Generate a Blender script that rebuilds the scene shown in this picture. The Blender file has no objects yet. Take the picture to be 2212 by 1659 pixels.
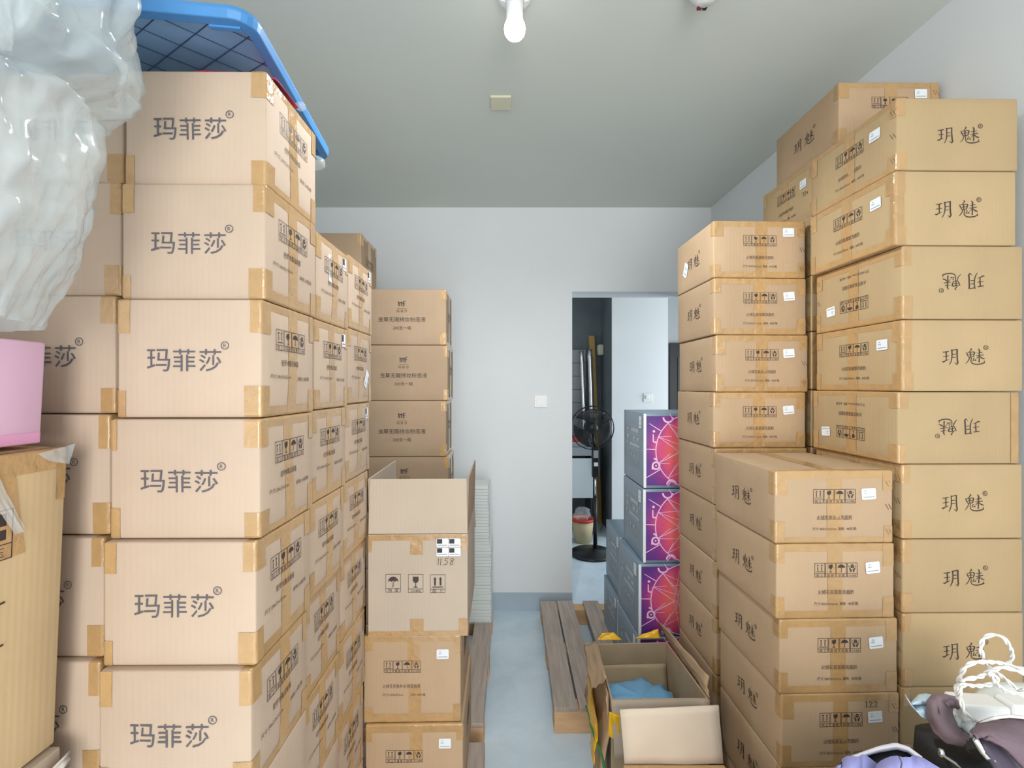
import bpy, math, random
from mathutils import Vector, Matrix, noise
R = math.radians
SC = bpy.context.scene
COL = SC.collection

# ---------------------------------------------------------------- camera, light, exposure
HC, F, CX, CY = 1.58, 1010.0, 1106.0, 836.0          # lens height (m), focal length and principal point (px of 2212 x 1659)
cam = bpy.data.cameras.new('camera'); camo = bpy.data.objects.new('camera', cam); COL.objects.link(camo)
camo.location = (0, 0, HC); camo.rotation_euler = (R(90), 0, 0)
cam.sensor_width = 36; cam.lens = 36 * F / 2212; cam.shift_y = (CY - 829.5) / 2212; cam.clip_start = 0.02
SC.camera = camo
SC.view_settings.view_transform = 'Standard'; SC.view_settings.look = 'None'
SC.view_settings.gamma = 1; SC.view_settings.use_curve_mapping = False
SC.view_settings.exposure = 0.0
SC.cycles.use_denoising = True
SC.cycles.max_bounces = 8; SC.cycles.diffuse_bounces = 5; SC.cycles.glossy_bounces = 3; SC.cycles.transparent_max_bounces = 12
SC.cycles.caustics_reflective = False; SC.cycles.caustics_refractive = False
w = bpy.data.worlds.new('daylight'); SC.world = w; w.use_nodes = True
w.node_tree.nodes['Background'].inputs[0].default_value = (0.80, 0.88, 1.0, 1); w.node_tree.nodes['Background'].inputs[1].default_value = 1.0
def area(name, loc, rot, sx, sy, power, col):
    l = bpy.data.lights.new(name, 'AREA'); l.shape = 'RECTANGLE'; l.size = sx; l.size_y = sy; l.energy = power; l.color = col
    o = bpy.data.objects.new(name, l); COL.objects.link(o); o.location = loc; o.rotation_euler = rot
    return o
# daylight through the balcony window behind the camera and through the window of the hall, plus an added side fill
area('window_daylight', (.52, -3.13, 1.45), (R(90), 0, 0), 1.7, 2.4, 128, (1.0, 0.975, 0.955))
area('side_fill', (-2.13, -1.35, 1.6), (R(90), 0, R(-90)), 1.5, 1.5, 28, (0.97, 0.985, 1.0))  # added to brighten the carton sides; no window is known in this wall
area('hall_daylight', (3.02, 4.15, 1.5), (R(90), 0, R(90)), 1.1, 1.7, 36, (0.92, 0.97, 1.0))

# ---------------------------------------------------------------- pixels to metres
def at(x, y, Y): return Vector(((x - CX) * Y / F, Y, HC - (y - CY) * Y / F))
def px(x, Y): return (x - CX) * Y / F
def pz(y, Y): return HC - (y - CY) * Y / F

# ---------------------------------------------------------------- materials
def lin(c): return tuple(((v / 255) / 12.92 if v / 255 <= .04045 else ((v / 255 + .055) / 1.055) ** 2.4) for v in c) + (1,)
MAT = {}
def mat(name, rgb, rough=.6, metal=0, noise_amt=0, noise_scale=8, bump=0, bump_scale=60, rand=0, spec=.5, trans=None, emit=None, streak=None, coat=0):
    m = bpy.data.materials.new(name); m.use_nodes = True; nt = m.node_tree; N = nt.nodes; L = nt.links
    b = N['Principled BSDF']; b.inputs['Base Color'].default_value = lin(rgb); b.inputs['Roughness'].default_value = rough
    b.inputs['Metallic'].default_value = metal; b.inputs['Specular IOR Level'].default_value = spec
    if coat: b.inputs['Coat Weight'].default_value = coat; b.inputs['Coat Roughness'].default_value = .15
    tc = N.new('ShaderNodeTexCoord')
    col = None
    if noise_amt or rand:
        mx = N.new('ShaderNodeHueSaturation'); mx.inputs['Color'].default_value = lin(rgb)
        val = None
        if noise_amt:
            mp = N.new('ShaderNodeMapping'); L.new(tc.outputs['Object'], mp.inputs[0])
            if streak: mp.inputs['Scale'].default_value = streak
            nz = N.new('ShaderNodeTexNoise'); nz.inputs['Scale'].default_value = noise_scale; nz.inputs['Detail'].default_value = 5
            L.new(mp.outputs[0], nz.inputs['Vector'])
            mr = N.new('ShaderNodeMapRange'); mr.inputs[1].default_value = .3; mr.inputs[2].default_value = .7
            mr.inputs[3].default_value = 1 - noise_amt; mr.inputs[4].default_value = 1 + noise_amt; L.new(nz.outputs['Fac'], mr.inputs[0]); val = mr.outputs[0]
        if rand:
            oi = N.new('ShaderNodeObjectInfo'); m2 = N.new('ShaderNodeMapRange'); m2.inputs[3].default_value = 1 - rand; m2.inputs[4].default_value = 1 + rand
            L.new(oi.outputs['Random'], m2.inputs[0])
            if val:
                mu = N.new('ShaderNodeMath'); mu.operation = 'MULTIPLY'; L.new(val, mu.inputs[0]); L.new(m2.outputs[0], mu.inputs[1]); val = mu.outputs[0]
            else: val = m2.outputs[0]
        L.new(val, mx.inputs['Value']); L.new(mx.outputs[0], b.inputs['Base Color'])
    if bump:
        n2 = N.new('ShaderNodeTexNoise'); n2.inputs['Scale'].default_value = bump_scale; n2.inputs['Detail'].default_value = 4
        L.new(tc.outputs['Object'], n2.inputs['Vector'])
        bp = N.new('ShaderNodeBump'); bp.inputs['Strength'].default_value = bump; bp.inputs['Distance'].default_value = .01
        L.new(n2.outputs['Fac'], bp.inputs['Height']); L.new(bp.outputs[0], b.inputs['Normal'])
    if trans is not None:
        tr = N.new('ShaderNodeBsdfTransparent'); ms = N.new('ShaderNodeMixShader'); ms.inputs[0].default_value = trans
        L.new(tr.outputs[0], ms.inputs[1]); L.new(b.outputs[0], ms.inputs[2]); L.new(ms.outputs[0], N['Material Output'].inputs[0])
    if emit: b.inputs['Emission Color'].default_value = (1, 1, 1, 1); b.inputs['Emission Strength'].default_value = emit
    MAT[name] = m
    return m

def kraft_mat(name, rgb):
    m = mat(name, rgb, rough=.72, noise_amt=.045, noise_scale=5, rand=.05, spec=.25)
    nt = m.node_tree; N = nt.nodes; L = nt.links; b = N['Principled BSDF']
    tc = N.new('ShaderNodeTexCoord'); wv = N.new('ShaderNodeTexWave'); wv.wave_type = 'BANDS'; wv.bands_direction = 'DIAGONAL'
    mp = N.new('ShaderNodeMapping'); mp.inputs['Scale'].default_value = (1, 1, .004); L.new(tc.outputs['Object'], mp.inputs[0])
    wv.inputs['Scale'].default_value = 55; wv.inputs['Distortion'].default_value = 1.2; L.new(mp.outputs[0], wv.inputs['Vector'])
    bp = N.new('ShaderNodeBump'); bp.inputs['Strength'].default_value = .06; bp.inputs['Distance'].default_value = .002
    L.new(wv.outputs['Fac'], bp.inputs['Height']); L.new(bp.outputs[0], b.inputs['Normal'])
    return m
kraft_mat('kraft', (178, 151, 121)); kraft_mat('kraft_pale', (188, 172, 154)); kraft_mat('kraft_dull', (161, 137, 112)); kraft_mat('kraft_pink', (187, 165, 145))
kraft_mat('kraft_yellow', (176, 151, 114)); kraft_mat('kraft_tan', (204, 176, 136))
mat('kraft_inside', (178, 156, 126), rough=.8, noise_amt=.05, noise_scale=14)
mat('tape', (178, 142, 96), rough=.22, noise_amt=.06, noise_scale=30, bump=.4, bump_scale=40, rand=.05, coat=.5)
mat('ink', (58, 46, 44), rough=.6); mat('ink_soft', (88, 68, 54), rough=.6)
mat('ink_gray', (88, 84, 88), rough=.6)
mat('white_sticker', (226, 230, 234), rough=.35); mat('black_sticker', (26, 24, 26), rough=.4); mat('sticker_gray', (150, 155, 160), rough=.5)
mat('wall_paint', (226, 229, 231), rough=.85, noise_amt=.012, noise_scale=2.5, bump=.03, bump_scale=90)
mat('ceiling_paint', (213, 217, 209), rough=.8, noise_amt=.015, noise_scale=1.7)
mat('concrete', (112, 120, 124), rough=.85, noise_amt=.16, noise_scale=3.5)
mat('epoxy_trim', (170, 184, 196), rough=.4, noise_amt=.06, noise_scale=4)
mat('white_plastic', (232, 232, 230), rough=.35); mat('cream_plastic', (216, 212, 186), rough=.45)
mat('black_plastic', (22, 23, 25), rough=.35); mat('dark_blade', (40, 42, 46), rough=.35, trans=.75)
mat('chrome', (190, 192, 195), rough=.2, metal=1); mat('bulb_glass', (255, 255, 255), rough=.3, emit=7)
mat('alarm_red', (130, 30, 50), rough=.4)
mat('blue_plastic', (66, 130, 188), rough=.38, noise_amt=.10, noise_scale=7)
mat('film', (200, 208, 208), rough=.17, bump=.25, bump_scale=16, trans=.43, coat=.6)
mat('film_clear', (226, 234, 236), rough=.16, bump=.4, bump_scale=20, trans=.22)
mat('blue_panel', (128, 168, 202), rough=.4, noise_amt=.14, noise_scale=9); mat('navy_line', (28, 62, 100), rough=.5)
mat('mauve_light', (128, 110, 116), rough=.9, noise_amt=.08, noise_scale=20)
mat('pink_board', (222, 182, 206), rough=.6, noise_amt=.05, noise_scale=9, streak=(1, 1, .2))
mat('white_board', (214, 206, 198), rough=.8, noise_amt=.06, noise_scale=20)
mat('wood_gray', (172, 157, 146), rough=.8, noise_amt=.16, noise_scale=9, streak=(7, .6, 7), bump=.1)
mat('wood_pine', (214, 172, 130), rough=.75, noise_amt=.13, noise_scale=8, streak=(1, 5, 5))
mat('gold_wood', (190, 156, 88), rough=.6, noise_amt=.12, noise_scale=8)
mat('charcoal_print', (122, 141, 158), rough=.35, noise_amt=.08, noise_scale=5, bump=.04)
mat('charcoal_dark', (42, 50, 56), rough=.35, noise_amt=.1, noise_scale=5)
mat('print_light', (176, 186, 192), rough=.5); mat('print_pink', (242, 198, 232), rough=.5)
mat('yellow_tape', (236, 182, 26), rough=.35, noise_amt=.05, noise_scale=20); mat('green_strip', (28, 128, 52), rough=.4)
mat('blue_bag', (120, 178, 218), rough=.35, bump=.4, bump_scale=25)
mat('paper_white', (218, 224, 220), rough=.7, noise_amt=.03, noise_scale=30, streak=(.2, .2, 8)); mat('paper_blue', (190, 212, 226), rough=.6)
mat('black_cloth', (20, 23, 26), rough=.6, bump=.3, bump_scale=30); mat('mauve_cloth', (112, 94, 102), rough=.9, noise_amt=.08, noise_scale=20, bump=.2, bump_scale=150)
mat('mauve_dark', (84, 76, 92), rough=.9, noise_amt=.08, noise_scale=20); mat('lavender', (150, 150, 205), rough=.75, noise_amt=.05, noise_scale=12, bump=.15, bump_scale=30)
mat('white_cloth', (228, 226, 236), rough=.8); mat('cord_white', (224, 222, 218), rough=.45)
mat('door_black', (24, 25, 28), rough=.4); mat('counter_white', (205, 214, 216), rough=.4); mat('bucket_cream', (196, 180, 140), rough=.5); mat('bucket_red', (196, 60, 48), rough=.45)
mat('tile_gray', (150, 156, 160), rough=.3); mat('pink_bag', (200, 60, 96), rough=.35, trans=.8)
mat('pink_deep', (224, 160, 198), rough=.6)
mat('shiny_film', (236, 238, 240), rough=.24, metal=1, bump=.3, bump_scale=12)
mat('seam', (96, 70, 46), rough=.9)

def floor_mat():
    m = mat('epoxy_floor', (190, 202, 210), rough=.42, noise_amt=.10, noise_scale=2.2, bump=.02, bump_scale=20)
    nt = m.node_tree; N = nt.nodes; L = nt.links; b = N['Principled BSDF']; hs = [n for n in N if n.type == 'HUE_SAT'][0]
    tc = N.new('ShaderNodeTexCoord'); nz = N.new('ShaderNodeTexNoise'); nz.inputs['Scale'].default_value = 3.3; nz.inputs['Detail'].default_value = 9; nz.inputs['Roughness'].default_value = .7
    nz.inputs['Distortion'].default_value = .5
    L.new(tc.outputs['Object'], nz.inputs['Vector'])
    rp = N.new('ShaderNodeValToRGB'); e = rp.color_ramp.elements
    e[0].position = .36; e[0].color = lin((196, 214, 226)); e[1].position = .62; e[1].color = lin((212, 226, 236))
    L.new(nz.outputs['Fac'], rp.inputs[0]); L.new(rp.outputs[0], hs.inputs['Color'])
floor_mat()
def art_mat():
    m = bpy.data.materials.new('artwork_print'); m.use_nodes = True; nt = m.node_tree; N = nt.nodes; L = nt.links; b = N['Principled BSDF']
    b.inputs['Roughness'].default_value = .35
    tc = N.new('ShaderNodeTexCoord'); mp = N.new('ShaderNodeMapping'); mp.inputs['Location'].default_value = (-.02, 0, -.168); L.new(tc.outputs['Object'], mp.inputs[0])
    sep = N.new('ShaderNodeSeparateXYZ'); L.new(mp.outputs[0], sep.inputs[0])
    cmb = N.new('ShaderNodeCombineXYZ'); L.new(sep.outputs[0], cmb.inputs[0]); L.new(sep.outputs[2], cmb.inputs[1])
    ln = N.new('ShaderNodeVectorMath'); ln.operation = 'LENGTH'; L.new(cmb.outputs[0], ln.inputs[0])
    nz = N.new('ShaderNodeTexNoise'); nz.inputs['Scale'].default_value = 12; nz.inputs['Detail'].default_value = 4; L.new(tc.outputs['Object'], nz.inputs['Vector'])
    ad = N.new('ShaderNodeMath'); ad.operation = 'MULTIPLY_ADD'; ad.inputs[1].default_value = .09; L.new(nz.outputs['Fac'], ad.inputs[0]); L.new(ln.outputs['Value'], ad.inputs[2])
    rp = N.new('ShaderNodeValToRGB'); cr = rp.color_ramp
    for p, c in ((.09, (252, 128, 108)), (.16, (236, 100, 112)), (.195, (214, 84, 130)), (.225, (146, 60, 138)), (.27, (98, 54, 136)), (.33, (66, 44, 100))):
        e = cr.elements.new(p); e.color = lin(c)
    cr.elements.remove(cr.elements[0]); cr.elements[-1].color = lin((52, 40, 84))
    L.new(ad.outputs[0], rp.inputs[0]); L.new(rp.outputs[0], b.inputs['Base Color'])
    MAT['artwork_print'] = m
art_mat()

# ---------------------------------------------------------------- mesh helpers
class MB:
    def __init__(s): s.v = []; s.f = []
    def add(s, vs, fs):
        n = len(s.v); s.v += [tuple(p) for p in vs]; s.f += [tuple(i + n for i in q) for q in fs]
    def box(s, a, b):
        (x0, y0, z0), (x1, y1, z1) = a, b
        s.add([(x0,y0,z0),(x1,y0,z0),(x1,y1,z0),(x0,y1,z0),(x0,y0,z1),(x1,y0,z1),(x1,y1,z1),(x0,y1,z1)],
              [(0,3,2,1),(4,5,6,7),(0,1,5,4),(1,2,6,5),(2,3,7,6),(3,0,4,7)])
    def grid(s, fn, nu, nv, closed_u=False):
        vs = [fn(i / (nu if closed_u else nu - 1), j / (nv - 1)) for j in range(nv) for i in range(nu)]
        fs = []
        for j in range(nv - 1):
            for i in range(nu if closed_u else nu - 1):
                k = (i + 1) % nu
                fs.append((j*nu+i, j*nu+k, (j+1)*nu+k, (j+1)*nu+i))
        s.add(vs, fs)
    def tube(s, pts, r, n=8, cap=True):
        pts = [Vector(p) for p in pts]; rr = r if isinstance(r, (list, tuple)) else [r] * len(pts)
        up = Vector((.12, .23, .97)).normalized(); vs = []; fs = []
        a = None
        for i, p in enumerate(pts):
            d = (pts[min(i+1, len(pts)-1)] - pts[max(i-1, 0)]).normalized()
            if a is None: a = d.cross(up).normalized() if d.cross(up).length > .05 else d.cross(Vector((1,0,0))).normalized()
            a = (a - d * a.dot(d)).normalized(); b = d.cross(a)
            vs += [p + (a * math.cos(2*math.pi*k/n) + b * math.sin(2*math.pi*k/n)) * rr[i] for k in range(n)]
        for i in range(len(pts) - 1):
            for k in range(n): fs.append((i*n+k, i*n+(k+1)%n, (i+1)*n+(k+1)%n, (i+1)*n+k))
        if cap: fs.append(tuple(reversed(range(n)))); fs.append(tuple((len(pts)-1)*n+k for k in range(n)))
        s.add(vs, fs)
    def lathe(s, prof, n=24, axis='z', c=(0,0,0)):
        vs = []; fs = []
        for r, h in prof:
            for k in range(n):
                t = 2*math.pi*k/n; p = (r*math.cos(t), r*math.sin(t), h)
                if axis == 'y': p = (p[0], h, p[1])
                if axis == 'x': p = (h, p[0], p[1])
                vs.append((p[0]+c[0], p[1]+c[1], p[2]+c[2]))
        for i in range(len(prof)-1):
            for k in range(n): fs.append((i*n+k, i*n+(k+1)%n, (i+1)*n+(k+1)%n, (i+1)*n+k))
        if prof[0][0] > 1e-4: fs.append(tuple(reversed(range(n))))
        if prof[-1][0] > 1e-4: fs.append(tuple((len(prof)-1)*n+k for k in range(n)))
        s.add(vs, fs)
    def sheet(s, quad, t):                     # a board between four corners with thickness t
        q = [Vector(p) for p in quad]; n = (q[1]-q[0]).cross(q[3]-q[0]).normalized() * t
        s.add(q + [p + n for p in q], [(3,2,1,0),(4,5,6,7),(0,1,5,4),(1,2,6,5),(2,3,7,6),(3,0,4,7)])
    def build(s, name, m, parent=None, smooth=False, solid=0, sub=0, bevel=0):
        me = bpy.data.meshes.new(name); me.from_pydata(s.v, [], s.f); me.update()
        if smooth: me.polygons.foreach_set('use_smooth', [True] * len(me.polygons))
        me.materials.append(MAT[m] if isinstance(m, str) else m)
        o = bpy.data.objects.new(name, me); COL.objects.link(o)
        if parent: o.parent = parent
        if bevel:
            d = o.modifiers.new('b', 'BEVEL'); d.width = bevel; d.segments = 2; d.limit_method = 'ANGLE'
        if sub: d = o.modifiers.new('u', 'SUBSURF'); d.levels = sub; d.render_levels = sub
        if solid: d = o.modifiers.new('s', 'SOLIDIFY'); d.thickness = solid; d.offset = 0
        return o
def tag(o, label=None, cat=None, group=None, kind=None):
    if label: o['label'] = label
    if cat: o['category'] = cat
    if group: o['group'] = group
    if kind: o['kind'] = kind
    return o
def empty(name, loc=(0,0,0), rz=0, label=None, cat=None, group=None):
    o = bpy.data.objects.new(name, None); o.empty_display_size = .05; COL.objects.link(o); o.location = loc; o.rotation_euler = (0, 0, rz)
    return tag(o, label, cat, group)
def copy_tree(o, parent=None):
    c = o.copy(); COL.objects.link(c)
    if parent: c.parent = parent
    for ch in list(o.children): copy_tree(ch, c)
    return c
def drop_tree(o):
    for ch in list(o.children): drop_tree(ch)
    bpy.data.objects.remove(o)
def struct(name, mb, m): return tag(mb.build(name, m), kind='structure')
def fbm(p, s=1.0): return noise.fractal(Vector(p) * s, 1.0, 2.0, 3)

# ---------------------------------------------------------------- flat lettering and symbols: lists of (verts2d, faces)
_tc = {}
def text2d(s, res=2):
    if (s, res) in _tc: return _tc[(s, res)]
    c = bpy.data.curves.new('t', 'FONT'); c.body = s; c.size = 1; c.resolution_u = res
    o = bpy.data.objects.new('t', c); COL.objects.link(o)
    dg = bpy.context.evaluated_depsgraph_get(); dg.update()
    me = bpy.data.meshes.new_from_object(o.evaluated_get(dg))
    vs = [(v.co.x, v.co.y) for v in me.vertices]; fs = [tuple(p.vertices) for p in me.polygons]
    bpy.data.objects.remove(o); bpy.data.curves.remove(c); bpy.data.meshes.remove(me)
    _tc[(s, res)] = (vs, fs)
    return vs, fs
def fit(shape, cx, cy, w=None, h=None, flip=False):      # scale to a width or height and centre
    vs, fs = shape
    x0 = min(v[0] for v in vs); x1 = max(v[0] for v in vs); y0 = min(v[1] for v in vs); y1 = max(v[1] for v in vs)
    k = w / (x1-x0) if w else h / (y1-y0)
    ky = h / (y1-y0) if (w and h) else k
    return [(cx + (v[0]-(x0+x1)/2)*k, cy + (v[1]-(y0+y1)/2)*ky) for v in vs], fs
def join(shapes):
    V = []; Fs = []
    for vs, fs in shapes:
        n = len(V); V += vs; Fs += [tuple(i+n for i in q) for q in fs]
    return V, Fs
def ribbon(pts, wd, closed=False):
    pts = [Vector((p[0], p[1])) for p in pts]; n = len(pts); ws = wd if isinstance(wd, (list, tuple)) else [wd]*n
    V = []
    for i in range(n):
        a = pts[(i-1) % n] if (closed or i > 0) else pts[i]; b = pts[(i+1) % n] if (closed or i < n-1) else pts[i]
        d = (b-a).normalized(); nn = Vector((-d.y, d.x)) * ws[i] / 2
        V += [tuple(pts[i]+nn), tuple(pts[i]-nn)]
    return V, [(2*i, 2*i+1, 2*((i+1) % n)+1, 2*((i+1) % n)) for i in range(n if closed else n-1)]
def poly(pts): return [tuple(p) for p in pts], [tuple(range(len(pts)))]
def rect(x0, y0, x1, y1): return poly([(x0,y0),(x1,y0),(x1,y1),(x0,y1)])
def frame(x0, y0, x1, y1, t):
    return join([rect(x0,y0,x1,y0+t), rect(x0,y1-t,x1,y1), rect(x0,y0+t,x0+t,y1-t), rect(x1-t,y0+t,x1,y1-t)])
def arc(cx, cy, r, a0, a1, n=16): return [(cx + r*math.cos(R(a0+(a1-a0)*i/n)), cy + r*math.sin(R(a0+(a1-a0)*i/n))) for i in range(n+1)]
def registered(cx, cy, r): return join([ribbon(arc(cx,cy,r,0,345,23)[:], r*.22, True), fit(text2d('R'), cx, cy, h=r*1.0)])
_B = [([(85,500),(200,488),(330,462)],[26,36,34]), ([(222,490),(232,660),(226,850)],[40,40,36]), ([(95,682),(210,668),(330,650)],[20,28,26]),
      ([(58,880),(110,900),(230,838),(345,790)],[24,54,34,8]), ([(440,395),(458,600),(442,800),(400,925),(340,1022)],[40,38,34,28,16]),
      ([(390,402),(450,428),(620,388),(680,396)],[10,36,30,44]), ([(655,390),(655,600),(665,800),(684,930),(648,1005),(548,915)],[50,46,46,50,46,6]),
      ([(470,592),(600,575)],[26,30]), ([(470,720),(600,706)],[26,28]),
      ([(1185,335),(1235,372),(1180,440),(1115,512)],[20,46,28,12]), ([(1022,508),(1060,590),(1095,670),(1140,712)],[16,38,30,24]),
      ([(1055,520),(1200,498),(1300,484),(1358,516)],[20,28,32,40]), ([(1345,505),(1318,620),(1295,692)],[50,38,28]), ([(1188,515),(1190,695)],[44,32]),
      ([(1110,606),(1280,592)],[24,26]), ([(1120,702),(1290,682)],[24,26]), ([(1158,700),(1115,820),(1060,900),(995,965)],[30,30,26,16]),
      ([(1215,690),(1203,880),(1250,950),(1330,985),(1450,998),(1600,978),(1735,925),(1718,830)],[26,30,36,42,44,44,48,8]),
      ([(1325,730),(1295,800),(1262,862)],[32,24,12]), ([(1270,858),(1380,826)],[14,26]), ([(1350,790),(1405,852)],[14,44]),
      ([(1420,542),(1540,522),(1640,502)],[18,26,32]), ([(1388,655),(1540,628),(1690,608)],[20,28,34]), ([(1490,352),(1538,410),(1532,700),(1520,915)],[18,46,38,40]),
      ([(1515,672),(1400,782)],[30,8]), ([(1530,655),(1640,748),(1700,768),(1755,764)],[16,46,44,6])]
def brush_brand(cx, cy, w):
    k = w / 1710
    S = [ribbon([(cx+(p[0]-905)*k, cy-(p[1]-665)*k) for p in pts], [q*k for q in ws]) for pts, ws in _B]
    return join(S + [registered(cx+(1790-905)*k, cy+(665-310)*k, 85*k)])
def block_brand(cx, cy, ch, pitch):
    return join([fit(text2d(c, 3), cx+(i-1)*pitch, cy, h=ch) for i, c in enumerate('玛菲莎')] + [registered(cx+1.56*pitch, cy+ch*.66, ch*.165)])
def umbrella(cx, cy, s):
    top = arc(cx, cy-.02*s, .42*s, 0, 180, 14); sc = []
    for k in range(3): sc += [(cx-.42*s+.28*s*k+.07*s, cy+.05*s), (cx-.42*s+.28*s*k+.14*s, cy+.07*s), (cx-.42*s+.28*s*k+.21*s, cy+.05*s), (cx-.42*s+.28*s*(k+1), cy-.02*s)]
    return join([poly(top + sc[:-1]), ribbon([(cx,cy+.02*s),(cx,cy-.38*s),(cx-.04*s,cy-.43*s),(cx-.09*s,cy-.40*s)], .05*s)])
def goblet(cx, cy, s, crack=True):
    b = [(cx-.22*s,cy+.42*s)] + ([(cx-.12*s,cy+.28*s),(cx-.04*s,cy+.40*s)] if crack else []) + [(cx+.22*s,cy+.42*s),(cx+.24*s,cy+.12*s),(cx+.14*s,cy-.03*s),(cx+.03*s,cy-.08*s),(cx+.03*s,cy-.36*s),(cx+.16*s,cy-.40*s),(cx+.16*s,cy-.44*s),(cx-.16*s,cy-.44*s),(cx-.16*s,cy-.40*s),(cx-.03*s,cy-.36*s),(cx-.03*s,cy-.08*s),(cx-.14*s,cy-.03*s),(cx-.24*s,cy+.12*s)]
    return poly(b)
def arrows(cx, cy, s, fat=False):
    S = []
    for d in (-.22, .22):
        x = cx+d*s
        S.append(poly([(x-.13*s,cy+.24*s),(x+.13*s,cy+.24*s),(x,cy+.42*s)])); hw = .07 if fat else .04
        S.append(rect(x-hw*s, cy-.26*s, x+hw*s, cy+(.26 if fat else .17)*s))
    S.append(rect(cx-.42*s, cy-.42*s, cx+.42*s, cy-.36*s))
    return join(S)
def hands(cx, cy, s):
    S = [poly(arc(cx, cy+.2*s, .2*s, 30, 150, 6) + [(cx, cy+.2*s)]), poly(arc(cx, cy+.18*s, .2*s, 160, 262, 6) + [(cx-.02*s, cy+.17*s)]), poly(arc(cx, cy+.18*s, .2*s, -82, 20, 6) + [(cx+.02*s, cy+.17*s)])]
    for m in (-1, 1):
        S.append(ribbon([(cx+m*.38*s,cy+.32*s),(cx+m*.38*s,cy+.12*s)], .05*s))
        S.append(ribbon([(cx+m*.34*s,cy+.05*s),(cx+m*.24*s,cy-.10*s),(cx+m*.16*s,cy-.2*s),(cx+m*.14*s,cy-.42*s)], [.05*s,.13*s,.17*s,.12*s]))
    return join(S)
def symbols(cx, cy, w):                   # the row of four handling marks, one shape each
    cw = w/4; h = cw*1.28; OUT = []
    for i, (fn, cp) in enumerate(((arrows,'向 上'),(goblet,'易 碎'),(umbrella,'怕 雨'),(hands,'小心轻放'))):
        x = cx - w/2 + cw*(i+.5); t = cw*.035; a = cw*.475; S = []
        S.append(frame(x-a, cy-h/2, x+a, cy+h/2, t)); S.append(rect(x-a+t, cy-h/2+h*.235, x+a-t, cy-h/2+h*.235+t))
        S.append(fn(x, cy+h*.13, cw*.82))
        S.append(fit(text2d(cp, 1), x, cy-h/2+h*.125, w=cw*(.72 if len(cp)>3 else .6)))
        OUT.append(join(S))
    return OUT

# ---------------------------------------------------------------- cartons
class Face:
    """surface coordinates (u right, v up) on one side of a box with rounded edges, wrapping over the edges"""
    def __init__(s, W, D, H, r, bulge, seed):
        s.W, s.D, s.H, s.r, s.b, s.seed = W, D, H, r, bulge, seed
    def pt(s, face, u, v, off):
        W, D, H = s.W, s.D, s.H; wd = W if face in ('front', 'top') else D; hd = D if face == 'top' else H
        dep = 0
        uu, vv = u, v
        if u < 0: dep = -u; uu = 0
        elif u > wd: dep = u - wd; uu = wd
        if v > hd: dep = v - hd; vv = hd
        elif v < 0: dep = -v; vv = 0
        if face == 'front': p = Vector((uu-W/2, -D/2+dep, vv))
        elif face == 'right': p = Vector((W/2-dep, uu-D/2, vv))
        elif face == 'left': p = Vector((-W/2+dep, D/2-uu, vv))
        else: p = Vector((uu-W/2, vv-D/2, H-dep))
        return s.lift(p, off)
    def lift(s, p, off=0):
        W, D, H, r = s.W, s.D, s.H, s.r
        q = Vector((max(-W/2+r, min(W/2-r, p.x)), max(-D/2+r, min(D/2-r, p.y)), max(r, min(H-r, p.z))))
        d = p - q
        if d.length < 1e-7: return p
        p = q + d.normalized() * (r + off)
        x, y, z = p.x/(W/2), p.y/(D/2), (p.z-H/2)/(H/2); g = lambda t: max(0, 1-t*t)
        nz = .5 + fbm((p.x*6, p.y*6, p.z*6+s.seed*7.3))
        k = s.b * nz
        return p + Vector((k*x*abs(x)**3*g(y)*g(z), k*y*abs(y)**3*g(x)*g(z), 0.05*k*z*abs(z)**3*g(x)*g(y)))
def spaced(h, r, n):
    a = [-h, -h+.3*r, -h+r]; m = [(-h+r) + (2*h-2*r)*i/n for i in range(1, n)]
    return a + m + [h-r, h-.3*r, h]
def carton_body(fc, n=6):
    mb = MB(); W, D, H, r = fc.W, fc.D, fc.H, fc.r
    X, Y, Z = spaced(W/2, r, n), spaced(D/2, r, n), [z+H/2 for z in spaced(H/2, r, n)]
    def side(A, B, fn, flip):
        vs = [fc.lift(Vector(fn(a, b))) for b in B for a in A]; na = len(A)
        fs = [(j*na+i, j*na+i+1, (j+1)*na+i+1, (j+1)*na+i) for j in range(len(B)-1) for i in range(na-1)]
        mb.add(vs, [tuple(reversed(q)) for q in fs] if flip else fs)
    side(X, Z, lambda a, b: (a, -D/2, b), 0); side(X, Z, lambda a, b: (a, D/2, b), 1)
    side(Y, Z, lambda a, b: (W/2, a, b), 0); side(Y, Z, lambda a, b: (-W/2, a, b), 1)
    side(X, Y, lambda a, b: (a, b, H), 0); side(X, Y, lambda a, b: (a, b, 0), 1)
    return mb
def stick(fc, face, shape, off):          # lettering on a side
    mb = MB(); mb.add([fc.pt(face, u, v, off) for u, v in shape[0]], shape[1]); return mb
def tape(fc, face, u0, u1, v0, v1, off=.0006, skew=0):
    hd = fc.D if face == 'top' else fc.H; wd = fc.W if face in ('front', 'top') else fc.D
    def ticks(a, b, m):
        t = [a + (b-a)*i/9 for i in range(10)]
        for e in (0, m):
            t += [e+k*fc.r for k in (-1, -.4, 0, .4, 1) if a < e+k*fc.r < b]
        return sorted(t)
    U, Vv = ticks(u0, u1, wd), ticks(v0, v1, hd); mb = MB()
    vs = [fc.pt(face, u + skew*(v-v0), v, off + .0005*abs(fbm((u*40, v*40, fc.seed)))) for v in Vv for u in U]; nu = len(U)
    mb.add(vs, [(j*nu+i, j*nu+i+1, (j+1)*nu+i+1, (j+1)*nu+i) for j in range(len(Vv)-1) for i in range(nu-1)])
    return mb
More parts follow.
